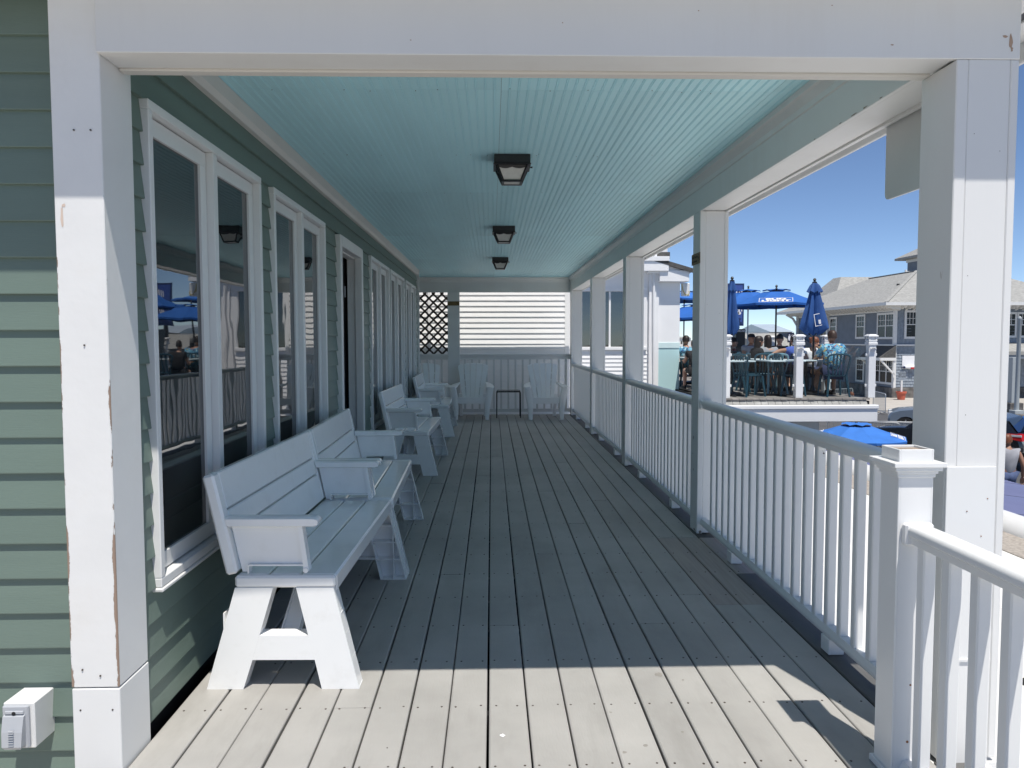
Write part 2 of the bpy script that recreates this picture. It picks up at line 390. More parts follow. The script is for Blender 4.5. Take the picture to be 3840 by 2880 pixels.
for a_, b_ in ((2.52, wins[0][0]), (wins[0][1], wins[1][0]), (wins[1][1], DOOR[0]), (DOOR[1], wins[2][0]), (wins[2][1], wins[3][0]), (wins[3][1], wins[4][0]), (wins[4][1], 12.5)): mb.box(WC, WX-.001, a_+.001, b_-.001, wz0-.004, 2.199)
mb.build('wall_core', M['dark'], house)
def lap_y(y0, y1, n):
    z = ZB + n*EXP; d = random.uniform(-.0012, .0012)
    poly = [(WX, z-.003), (WX+.034+d, z), (WX+.0345+d, z+.003), (WX+.020, z+EXP+.012), (WX, z+EXP+.012)]
    MB().prism(poly, 'y', y0, y1).build('clapboard', M['green'], house)
yw0, yw1 = 2.604, 12.50
for n in range(21):
    z = ZB + n*EXP
    cuts = [DOOR] if z < 2.13 else []
    if wz0-.01 <= z < wz1-.01: cuts = sorted(cuts + wins)
    a = yw0
    for c0, c1 in cuts:
        lap_y(a, c0, n); a = c1
    lap_y(a, yw1, n)
for n in range(22):
    z = ZB + n*EXP - .0; y = 2.515; d = random.uniform(-.001, .001)
    poly = [(y, z-.003), (y-.034+d, z), (y-.0345+d, z+.003), (y-.020, z+EXP+.012), (y, z+EXP+.012)]
    MB().prism(poly, 'x', -4.2, -1.327).build('clapboard', M['greenx'], house)
for n in range(-4, 0):
    z = ZB + n*EXP; y = 2.515
    poly = [(y, z-.003), (y-.034, z), (y-.0345, z+.003), (y-.020, z+EXP+.012), (y, z+EXP+.012)]
    MB().prism(poly, 'x', -4.2, -1.327).build('clapboard', M['greenx'], house)
# corner board at the near corner: old upper length, new lower length
MB().box(-1.327, -1.178, 2.402, 2.606, .272, 2.46, .0025).build('corner_board', M['peel'], house)
lo = MB().box(-1.325, -1.176, 2.400, 2.606, -.30, .268, .0025).build('corner_board', M['vinyl'], house); lo['label'] = 'newer clean white lower length of the corner board'
nl = MB()
for x, z in ((-1.30, .20), (-1.20, .20), (-1.30, -.05), (-1.20, -.06), (-1.29, .33), (-1.235, .31), (-1.26, 2.0), (-1.21, 2.0), (-1.25, 1.35)):
    nl.lathe([(.0028, .0), (.0028, .0025)], 8, (x, 2.3985, z), 'y')
nl.build('nail_heads', M['screw'], house)
MB().box(-1.24, -1.165, 12.502, 12.56, 0, 2.44, .003).build('corner_board', M['white'], house)
MB().box(-5.5, -1.30, 12.56, 12.60, -2.4, 2.44).build('rear_wall', M['greenx'], house)
# frieze under the ceiling
MB().prism([(WX, 2.40), (-1.183, 2.405), (-1.168, 2.43), (-1.160, 2.488), (WX, 2.488)], 'y', 2.61, 12.56).build('frieze_board', M['trimbeige'], house)
# windows
def window(y0, y1, i):
    F = -1.178
    w = MB(); t = .034
    for a, b_, c0, c1 in ((y0, y1, wz0, wz0+t), (y0, y1, wz1-t, wz1), (y0, y0+t, wz0+t, wz1-t), (y1-t, y1, wz0+t, wz1-t)):
        w.box(WX-.03, F, a+.0004, b_-.0004, c0, c1, .003)
    ym = (y0+y1)/2
    w.box(WX-.03, F-.004, ym-.024, ym+.024, wz0+t, wz1-t, .003)
    win = w.build('window', M['vinyl'], house)
    for a, b_ in ((y0+t+.006, ym-.030), (ym+.030, y1-t-.006)):
        s_ = MB(); q = .062; zz0, zz1 = wz0+t+.006, wz1-t-.006; g = F-.034
        s_.box(g-.03, g, a, b_, zz0, zz0+q, .002); s_.box(g-.03, g, a, b_, zz1-q, zz1, .002)
        s_.box(g-.03, g-.0004, a, a+q, zz0+q, zz1-q, .002); s_.box(g-.03, g-.0004, b_-q, b_, zz0+q, zz1-q, .002)
        s_.build('sash', M['vinyl'], win)
        me = MB().box(0, .004, 0, b_-a-2*q+.012, 0, zz1-zz0-2*q+.012).mesh('pane'); me.materials.append(M['glass'])
        p = link('pane', me, win); p.location = (g-.016, a+q-.006, zz0+q-.006)
    return win
for i, (a, b_) in enumerate(wins): window(a, b_, i)
# sill under each window pair
for a, b_ in wins: MB().box(WX, -1.172, a-.004, b_+.004, wz0-.016, wz0-.001, .004).build('window_sill', M['white'], house)
# door
d0, d1 = DOOR
mb = MB(); mb.box(WX, -1.165, d0, d0+.07, 0.005, 2.185, .004); mb.box(WX, -1.165, d1-.07, d1, 0.005, 2.185, .004); mb.box(WX, -1.165, d0+.07, d1-.07, 2.10, 2.187, .004)
door = mb.build('door', M['white'], house); door['label'] = 'recessed doorway with wide white casing'
jm = MB(); jm.box(-1.30, WX, d0+.03, d0+.055, 0, 2.12); jm.box(-1.30, WX, d1-.055, d1-.03, 0, 2.12); jm.box(-1.30, WX, d0+.055, d1-.055, 2.09, 2.12)
jm.build('jamb', M['white'], door)
dl = MB(); dl.box(-1.36, -1.325, d0+.02, d1-.02, .02, 2.12, .003); dl.build('door_leaf', M['black'], door)
hg = MB()
for z in (.45, 1.75): hg.box(-1.325, -1.315, d1-.09, d1-.055, z, z+.10, .002)
hg.build('hinge', M['grey'], door)
MB().box(WX-.1, -1.15, d0+.02, d1-.02, -.002, .018, .004).build('threshold', M['grey'], door)
# utility outlet box on the front wall
ob = thing('outlet_box', 'white block with grey flip cover electrical outlet on green clapboards', 'outlet', (0, 0, 0))
pa, pb = at(13, 2643, Y=2.38), at(117, 2801, Y=2.38)
x0, x1, z1, z0 = pa.x, pb.x, pa.z, pb.z
ob.location = ((x0+x1)/2, 2.38, z0)
w_ = x1-x0; h_ = z1-z0
MB().box(-w_/2-.004, w_/2+.012, .004, .115, -.006, h_+.004, .003).build('mounting_block', M['vinyl'], ob)
MB().box(-w_/2, w_/2, -.010, .004, 0, h_, .004).build('cover_frame', M['grey'], ob)
cv = MB(); hw = w_*.40
cv.loft([[(-hw, -.012, h_*.80), (hw, -.012, h_*.80), (hw, -.010, h_*.80), (-hw, -.010, h_*.80)],
         [(-hw, -.020, h_*.78), (hw, -.020, h_*.78), (hw, -.010, h_*.78), (-hw, -.010, h_*.78)],
         [(-hw*.98, -.030, h_*.45), (hw*.98, -.030, h_*.45), (hw, -.010, h_*.45), (-hw, -.010, h_*.45)],
         [(-hw*.92, -.034, h_*.12), (hw*.92, -.034, h_*.12), (hw*.95, -.010, h_*.10), (-hw*.95, -.010, h_*.10)],
         [(-hw*.75, -.028, h_*.05), (hw*.75, -.028, h_*.05), (hw*.75, -.010, h_*.05), (-hw*.75, -.010, h_*.05)]])
cvo = cv.build('flip_cover', M['grey'], ob)
rb = MB()
for i in range(7): rb.box(-.008, .008, -.0372, -.033, h_*(.16+.055*i), h_*(.175+.055*i))
rb.build('grip_rib', M['grey'], cvo)
MB().box(-hw*.9, hw*.9, -.016, -.010, h_*.82, h_*.90, .002).build('hinge_bar', M['grey'], ob)
MB().lathe([(.006, -.017), (.006, -.012)], 12, (0, 0, h_*.845), 'y').build('lock_hole', M['dark'], ob)

# ---- ceiling: beadboard sheets with real grooves
ceil_ = struct('porch_ceiling')
CZ = 2.49
def bead_sheet(x0, x1, y0, y1):
    pts = []; x = x0; p = .0418
    while x < x1-.001:
        for dx, dz in ((0, 0), (.0305, 0), (.0320, .0032), (.0332, .0004), (.0350, -.0008), (.0372, -.0006), (.0388, .0006), (.0402, .0032)):
            if x+dx < x1: pts.append((x+dx, CZ+dz))
        x += p
    pts.append((x1, CZ)); n = len(pts)
    v = [(u, y0, z) for u, z in pts] + [(u, y1, z) for u, z in pts]; f = [(i, i+1, n+i+1, n+i) for i in range(n-1)]
    # back of the sheet and ends
    o = len(v); v += [(x0, y0, CZ+.012), (x1, y0, CZ+.012), (x0, y1, CZ+.012), (x1, y1, CZ+.012)]
    f += [(o, o+1, o+3, o+2), tuple(list(range(n))+[o+1, o]), tuple(list(range(n, 2*n))+[o+3, o+2]), (0, n, o+2, o), (n-1, 2*n-1, o+3, o+1)]
    o_ = MB().add(v, f).build('beadboard_sheet', M['blue'], ceil_)
    o_.location.z = random.uniform(-.0008, .0008)
ys = [2.50, 3.546, 5.977, 8.430, 10.865, 13.92]; xs = [-1.19, .048, 1.286, 1.45]
for i in range(len(ys)-1):
    for j in range(len(xs)-1): bead_sheet(xs[j]+.0008, xs[j+1]-.0008, ys[i]+.001, ys[i+1]-.001)
bead_sheet(-2.45, -1.192, 12.60, 13.92)

cn = MB()
for i in range(70):
    x_, y_ = random.uniform(-1.1, 1.35), random.choice([2.9, 3.55, 4.77, 5.98, 7.2, 8.43]) + random.uniform(-.03, .03)
    cn.lathe([(.0022, CZ-.0012), (.0022, CZ+.001)], 6, (x_, y_, 0))
cn.build('nail_heads', M['screw'], ceil_)
# ---- roof slab, soffits and eaves
roof = thing('porch_roof', 'white soffit and fascia of the porch roof above the front beam', 'roof')
MB().add([(-6, 2.14, 2.56), (1.98, 2.14, 2.56), (1.98, 14.25, 2.56), (-6, 14.25, 2.56), (-6, 2.14, 2.75), (1.98, 2.14, 2.75), (1.98, 14.25, 2.75), (-6, 14.25, 2.75), (-2, 5, 3.15), (-2, 12, 3.15)],
         [(0, 3, 2, 1), (0, 1, 5, 4), (1, 2, 6, 5), (2, 3, 7, 6), (3, 0, 4, 7), (4, 5, 8), (5, 6, 9, 8), (6, 7, 9), (7, 4, 8, 9)]).build('roof_cover', M['roofdark'], roof)
def soff(name, x0, x1, y0, y1, z0, z1, mm, b=.003): return MB().box(x0, x1, y0, y1, z0, z1, b).build(name, mm, roof)
soff('soffit_board', 1.632, 1.775, 2.30, 14.2, 2.445, 2.46, M['white'])
soff('soffit_vent', 1.778, 1.822, 2.30, 14.2, 2.452, 2.458, M['black'], 0)
soff('soffit_board', 1.825, 1.945, 2.30, 14.2, 2.445, 2.46, M['white'])
soff('fascia', 1.946, 1.966, 2.14, 14.2, 2.375, 2.555, M['white'])
soff('gutter', 1.968, 2.07, 2.14, 14.2, 2.43, 2.54, M['white'], .012)
soff('soffit_board', -6, 1.632, 2.165, 2.376, 2.462, 2.475, M['white'])
soff('fascia', -6, 1.945, 2.14, 2.163, 2.45, 2.555, M['white'])
soff('soffit_board', -6, 1.632, 14.05, 14.2, 2.445, 2.46, M['white'])
soff('fascia', -6, 1.945, 14.255, 14.28, 2.40, 2.745, M['white'])  # unseen rear fascia, added in white to bounce light down the gap
soff('frieze_board', -6, -1.33, 2.44, 2.50, 2.455, 2.463, M['white'])

# ---- beams
def beam(label, parts):
    b_ = thing('porch_beam', label, 'beam', (0, 0, 0), 0, 'white boxed beams of the porch')
    for nm, mb_, mm in parts: mb_.build(nm, mm, b_)
    return b_
# front beam (nearest): face board, soffit board, inner casing with a thin lip
beam('wide white beam across the front of the porch overhead', [
    ('face_board', MB().box(-1.176, 1.628, 2.376, 2.398, 2.222, 2.461, .002), M['post']),
    ('soffit_board', MB().box(-1.176, 1.430, 2.399, 2.515, 2.224, 2.243, .002), M['post']),
    ('lip_moulding', MB().box(-1.176, 1.430, 2.516, 2.562, 2.216, 2.262, .004), M['trimbeige']),
    ('inner_board', MB().box(-1.176, 1.430, 2.516, 2.545, 2.264, 2.488, .002), M['post'])])
ys_post = [(2.378, 2.572), (5.285, 5.465), (8.205, 8.385), (10.985, 11.165), (13.80, 14.02)]
mould = [(1.432, 2.395), (1.426, 2.40), (1.424, 2.425), (1.405, 2.455), (1.392, 2.462), (1.388, 2.488), (1.432, 2.488)]
beam('long white beam above the right hand railing', [
    ('inner_board', MB().box(1.432, 1.452, 2.40, 14.02, 2.243, 2.49, .002), M['post']),
    ('soffit_board', MB().box(1.4545, 1.605, 2.40, 14.02, 2.246, 2.265, .002), M['white']),
    ('outer_board', MB().box(1.607, 1.630, 2.40, 14.02, 2.236, 2.46, .002), M['white']),
    ('crown_moulding', MB().prism(mould, 'y', 2.566, 13.93), M['white'])])
mould2 = [(13.942, 2.40), (13.936, 2.405), (13.925, 2.44), (13.905, 2.46), (13.900, 2.488), (13.942, 2.488)]
beam('white beam across the far end of the porch above the lattice', [
    ('face_board', MB().box(-2.5, 1.430, 13.944, 13.966, 2.222, 2.488, .002), M['post']),
    ('soffit_board', MB().box(-2.5, 1.430, 13.968, 14.05, 2.224, 2.24, .002), M['white']),
    ('crown_moulding', MB().prism(mould2, 'x', -2.5, 1.40), M['white'])])

# ---- posts
def post(x0, x1, y0, y1, z1, label, seam=True):
    p = thing('porch_post', label, 'post', ((x0+x1)/2, (y0+y1)/2, 0), 0, 'white square porch posts')
    hx, hy = (x1-x0)/2, (y1-y0)/2
    if seam:
        MB().box(-hx+.0385, hx-.0265, -hy+.0015, hy-.002, .012, z1, .002).build('shaft', M['post'], p)
        MB().box(-hx, -hx+.038, -hy, hy, .006, z1, .003).build('trim_board', M['postchip'], p)
        MB().box(hx-.026, hx, -hy, hy, .008, z1, .003).build('trim_board', M['postchip'], p)
        nh = MB()
        for z in [.35+.41*i for i in range(5)]:
            for x in (-.035, .045):
                if random.random() < .8: nh.lathe([(.0013, -hy+.0008), (.0013, -hy+.0022)], 6, (x+random.uniform(-.01, .01), 0, z+random.uniform(-.05, .05)), 'y')
        nh.build('nail_holes', M['screw'], p)
    else:
        MB().box(-hx, hx, -hy, hy, .006, z1, .003).build('shaft', M['post'], p)
    return p
M['postchip'] = mat('post_paint_chipped', (.71, .71, .70), .45, .02, 3, .35, 45, stretch=(1, 1, .2), dirt=(.28, .22, .17), dscale=9, damt=.55)
N_ = M['postchip'].node_tree.nodes
for n_ in N_:
    if n_.bl_idname == 'ShaderNodeMapRange' and abs(n_.inputs['From Min'].default_value-.52) < 1e-4:
        n_.inputs['From Min'].default_value = .685; n_.inputs['From Max'].default_value = .70
plabel = ['thick white corner post nearest the camera on the right', 'white porch post standing behind the newel with brass plaque',
          'white porch post in the middle of the right hand railing', 'white porch post second from the far end of the railing', 'white corner post at the far right end of the porch']
PX0, PX1 = 1.432, 1.628
posts = []
for i, (a, b_) in enumerate(ys_post):
    posts.append(post(PX0, PX1, a, b_, 2.2215 if i == 0 else 2.2425, plabel[i]))
p0 = posts[0]
MB().box(-.098, .062, -.1095, -.0975, -.02, .962, .0015).build('cover_panel', M['vinyl'], p0)
MB().box(-.112, .112, -.098, .11, -.32, -.004, .003).build('post_foot', M['white'], p0)
MB().box(-.058, .058, -.116, -.1100, .335, .345, .001).build('panel_clip', M['vinyl'], p0)
rs = MB()
for x, z in ((.018, .74), (.035, .86), (.037, .50), (-.03, .82)): rs.lathe([(.0018, -.1112), (.0018, -.1094)], 8, (x, 0, z), 'y')
rs.build('rust_spots', M['rust'], p0)
pf = post(-.786, -.572, 13.90, 13.99, 2.2215, 'white flat post at the far end between lattice and railing', False)
pf2 = post(-2.5, -2.3, 13.90, 13.99, 2.2215, 'white post at the far left behind the house corner', False)

# flaked paint: bare wood showing in ragged chips on beams and boards
def chip(parent, px, py, w, h, mm='barewood', n=11, **pl):
    c = at(px, py, **pl); pts = []
    for i in range(n):
        a = 2*math.pi*i/n; u = w/2*math.cos(a)*random.uniform(.55, 1.2); v = h/2*math.sin(a)*random.uniform(.55, 1.2)
        pts.append(Vector((c.x, c.y+u, c.z+v)) if 'X' in pl else Vector((c.x+u, c.y, c.z+v)))
    loc = parent.location
    return MB().quad(*[q_-loc for q_ in pts]).build('paint_chip', M[mm], parent)
fb, rb_ = [o for o in bpy.data.objects if o.name.startswith('porch_beam')][:2]
for px, py, w, h in ((3769, 136, .016, .010), (3791, 160, .012, .050), (3795, 185, .008, .02), (3120, 20, .006, .004), (3345, 168, .012, .004), (2620, 40, .005, .004), (1540, 150, .006, .003), (2110, 85, .004, .004)):
    chip(fb, px, py, w, h, Y=2.3752)
for y_, z_, w, h in ((3.05, 2.248, .06, .006), (2.96, 2.249, .04, .008), (3.17, 2.247, .03, .005), (2.84, 2.248, .03, .006), (3.42, 2.247, .02, .005), (2.78, 2.31, .006, .006)):
    pts = []
    for i in range(11):
        a = 2*math.pi*i/11; pts.append((1.4312, y_+w/2*math.cos(a)*random.uniform(.5, 1.2), z_+h/2*math.sin(a)*random.uniform(.5, 1.1)))
    MB().quad(*pts).build('paint_chip', M['oldwood'], rb_)
M['primer'] = mat('old_primer', (.62, .50, .42), .7, .06, 20)
chip(house, 233, 815, .010, .075, 'primer', Y=2.4012); chip(house, 237, 770, .014, .012, 'primer', Y=2.4012)
for px, py, w, h in ((2601, 1640, .018, .03), (2600, 1760, .014, .02), (2604, 1985, .05, .018), (2598, 1700, .01, .012)):
    chip(posts[1], px, py, w, h, 'oldwood', X=1.4312)
for px, py, w, h in ((2660, 2003, .05, .012), (2625, 1995, .02, .022)):
    chip(posts[1], px, py, w, h, 'oldwood', Y=5.2838)
# hanging sign board seen from behind, fixed on the outer face of the beam
sg = thing('sign_board', 'blank grey back of a sign hanging outside the beam', 'sign', (1.645, 2.85, 2.14))
def rrect(w, h, r, n=4):
    pts = []
    for cx, cy, a0 in ((w/2-r, h/2-r, 0), (-w/2+r, h/2-r, 90), (-w/2+r, -h/2+r, 180), (w/2-r, -h/2+r, 270)):
        for i in range(n+1):
            a = R(a0+90*i/n); pts.append((cx+r*math.cos(a), cy+r*math.sin(a)))
    return pts
MB().prism(rrect(.70, .40, .025), 'x', -.006, .006).build('board', mat('sign_back', (.56, .575, .57), .4, .04, 3), sg)
bk = MB()
for y in (-.28, .28): bk.box(-.012, -.0065, y-.02, y+.02, .10, .18, .002)
bk.build('bracket', M['grey'], sg)

# ---- railings along the right side
RX = 1.483
TOPR = [(-.026, -.058), (.026, -.058), (.028, -.046), (.028, -.036), (.037, -.030), (.038, -.016), (.034, -.006), (.024, -.001), (.012, 0), (-.012, 0), (-.024, -.001), (-.034, -.006), (-.038, -.016), (-.037, -.030), (-.028, -.036), (-.028, -.046)]
BOTR = [(-.026, -.042), (.026, -.042), (.030, -.034), (.030, -.020), (.022, -.010), (.020, 0), (-.020, 0), (-.022, -.010), (-.030, -.020), (-.030, -.034)]
def railing_y(x, y0, y1, ztop, zbot, label, first=None, sp=.127, blocks=2, bz0=None, group='white vinyl railings along the porch edge'):
    rl = thing('railing', label, 'railing', (x, (y0+y1)/2, 0), 0, group)
    hy = (y1-y0)/2
    MB().prism([(u, v+ztop) for u, v in TOPR], 'y', -hy, hy).build('top_rail', M['vinyl'], rl, True, 50)
    MB().prism([(u, v+zbot) for u, v in BOTR], 'y', -hy, hy).build('bottom_rail', M['vinyl'], rl, True, 50)
    me = MB().box(-.019, .019, -.019, .019, 0, ztop-.059-zbot+.004, .004).mesh('baluster'); me.materials.append(M['vinyl'])
    y = first if first is not None else y1-.10
    while y > y0+.03:
        o = link('baluster', me, rl); o.location = (0, y-(y0+y1)/2, zbot-.002); y -= sp
    for i in range(blocks):
        yy = -hy + (i+.5)*2*hy/blocks
        MB().box(-.034, .034, yy-.04, yy+.04, .002, zbot-.042, .003).build('support_block', M['vinyl'], rl)
    for e, s_ in ((hy, -1), (-hy, 1)):
        MB().box(-.044, .044, min(e, e+s_*.028)+.0005, max(e, e+s_*.028)-.0005, ztop-.064, ztop+.003, .006).build('rail_bracket', M['vinyl'], rl)
    return rl
labs = ['white vinyl railing from the near corner post to the plaque post', 'white vinyl railing between the plaque post and the middle post',
        'white vinyl railing between the middle post and the next one', 'white vinyl railing at the far end of the right side']
for i in range(4):
    railing_y(RX, ys_post[i][1]+.0005, ys_post[i+1][0]-.0005, .945, .112, labs[i], first=ys_post[i+1][0]-.22)
# fly on a baluster
fl = thing('fly', 'small dark fly sitting on a white baluster near the newel', 'fly', (1.4615, 3.30, .80))
fl.location = at(3091, 1700, X=1.4625)
MB().ball((-.002, 0, 0), .003, .006, .004, 8, 6).build('body', M['black'], fl)
wg = MB(); wg.quad((-.002, .002, .002), (-.003, .012, .010), (-.003, .006, .013)); wg.quad((-.002, -.002, -.002), (-.003, -.008, -.014), (-.003, -.001, -.015))
wg.build('wings', M['grey'], fl)

# newel and the low railing that comes towards the camera
NX, NY = 1.286, 2.333
nw = thing('newel_post', 'white vinyl newel with open moulded cap and bare wood core', 'post', (NX, NY, 0))
t = .0055; q = .0535
mb = MB()
for a in ((-q, -q+t, -q, q), (q-t, q, -q, q), (-q+t, q-t, -q, -q+t), (-q+t, q-t, q-t, q)): mb.box(a[0], a[1], a[2], a[3], .004, 1.030, .0015)
mb.build('sleeve', M['vinyl'], nw)
mb = MB()
for x in (-q, q):
    for y in (-q, q): mb.lathe([(.0042, .004), (.0042, 1.028)], 10, (x-math.copysign(.0035, x), y-math.copysign(.0035, y), 0))
mb.build('rounded_corner', M['vinyl'], nw, True)
MB().box(-q+.008, q-.008, -q+.0075, q-.0075, .9, 1.0235, .002).build('wood_core', M['oldwood'], nw)
def ring(mb, o, i, z0, z1):
    mb.box(-o, o, -o, -i, z0, z1, .0015); mb.box(-o, o, i, o, z0, z1, .0015); mb.box(-o, -i, -i+.0002, i-.0002, z0, z1, .0015); mb.box(i, o, -i+.0002, i-.0002, z0, z1, .0015)
mb = MB()
for o_, z0, z1 in ((.058, .945, .956), (.063, .9563, .966), (.072, .9663, .978), (.080, .9783, .992)): ring(mb, o_, q+.0004, z0, z1)
mb.build('cap_moulding', M['vinyl'], nw)
rs = MB()
for x, z, r_ in ((.022, .545, .006), (.0, .30, .003), (-.005, .12, .004), (.02, .14, .003)): rs.lathe([(r_, -.0545), (r_, -.0532)], 9, (x, 0, z), 'y')
rs.build('rust_spots', M['rust'], nw)
sh = MB(); ring(sh, .064, q+.0004, .002, .022); sh.build('base_trim', M['vinyl'], nw)
lowr = railing_y(1.288, -1.0, NY-q-.0005, .805, .062, 'low white railing running from the newel towards the camera', first=2.215, blocks=3, group='low railing')
# end railing and lattice
def railing_x(x0, x1, y, ztop, zbot, label, sp=.131):
    rl = thing('railing', label, 'railing', ((x0+x1)/2, y, 0), 0, 'grey white railings across the far end')
    hx = (x1-x0)/2
    MB().box(-hx, hx, -.045, .045, ztop-.038, ztop, .004).build('top_rail', M['post'], rl)
    MB().box(-hx, hx, -.019, .019, ztop-.10, ztop-.0385, .003).build('sub_rail', M['post'], rl)
    MB().box(-hx, hx, -.019, .019, zbot-.06, zbot, .003).build('bottom_rail', M['post'], rl)
    me = MB().box(-.018, .018, -.018, .018, 0, ztop-.10-zbot+.002, .003).mesh('baluster'); me.materials.append(M['post'])
    x = -hx+.09
    while x < hx-.03:
        o = link('baluster', me, rl); o.location = (x, 0, zbot-.001); x += sp
    return rl
railing_x(-.571, 1.431, 13.965, 1.112, .115, 'white railing across the far end behind the two chairs')
railing_x(-2.299, -.787, 13.965, 1.112, .115, 'white railing below the brown lattice at the far end')
lat = thing('lattice_panel', 'dark brown diagonal lattice screen at the far left end', 'lattice', (-1.2, 13.975, 1.113))
W2, H2, s_ = 1.02, 1.107, .109
for sg_, yy in ((1, -.004), (-1, .004)):
    n = -14
    while n < 30:
        c = n*s_*math.sqrt(2)
        # line z = sg*(x) + c  clipped to the rectangle
        pts = []
        for x in (-W2/2+.0, W2/2-.19 if False else .412):
            z = sg_*x + c
            if 0 <= z <= H2: pts.append((x, z))
        for z in (0, H2):
            x = (z-c)*sg_
            if -W2/2 < x < .412: pts.append((x, z))
        if len(pts) >= 2:
            a, b_ = pts[0], pts[1]
            if abs(a[0]-b_[0]) > .02:
                MB().bar((a[0], yy, a[1]), (b_[0], yy, b_[1]), .0068, .036, up=(0, 1, 0)).build('lath', M['brown'], lat) if False else \
                MB().bar((a[0], yy, a[1]), (b_[0], yy, b_[1]), .034, .0068, up=(0, 1, 0)).build('lath', M['brown'], lat)
        n += 1
# brass plaques on two posts
def plaque(label, loc, rz):
    pl = thing('plaque', label, 'plaque', loc, rz, 'brass plaques on the posts')
    MB().box(-.108, .108, -.004, 0, -.038, .038, .0015).build('plate', M['brass'], pl)
    tm = Matrix.Translation((-.028, -.0046, .013)) @ Matrix.Rotation(R(90), 4, 'X')
    text('lettering', 'Thank You For', .026, M['ink'], pl, tm, ext=.0004)
    tm = Matrix.Translation((-.028, -.0046, -.015)) @ Matrix.Rotation(R(90), 4, 'X')
    text('lettering', 'Not Smoking', .026, M['ink'], pl, tm, ext=.0004)
    mb = MB(); n = 20
    for i in range(n):
        a0, a1 = 2*math.pi*i/n, 2*math.pi*(i+1)/n
        mb.add([(.078+.026*math.cos(a0), -.0046, .026*math.sin(a0)), (.078+.026*math.cos(a1), -.0046, .026*math.sin(a1)), (.078+.021*math.cos(a1), -.0046, .021*math.sin(a1)), (.078+.021*math.cos(a0), -.0046, .021*math.sin(a0))], [(0, 1, 2, 3)])
    mb.bar((.063, -.0046, .016), (.093, -.0046, -.016), .001, .005, up=(1, 0, 1)); mb.box(.066, .090, -.0048, -.0044, -.003, .003)
    mb.build('no_smoking_symbol', M['ink'], pl)
plaque('small brass plaque on the flat post at the far end', (-.680, 13.8990, 2.02), 0)
plaque('small brass plaque on the inner side of a railing post', (1.4305, 5.375, 1.925), R(-90))
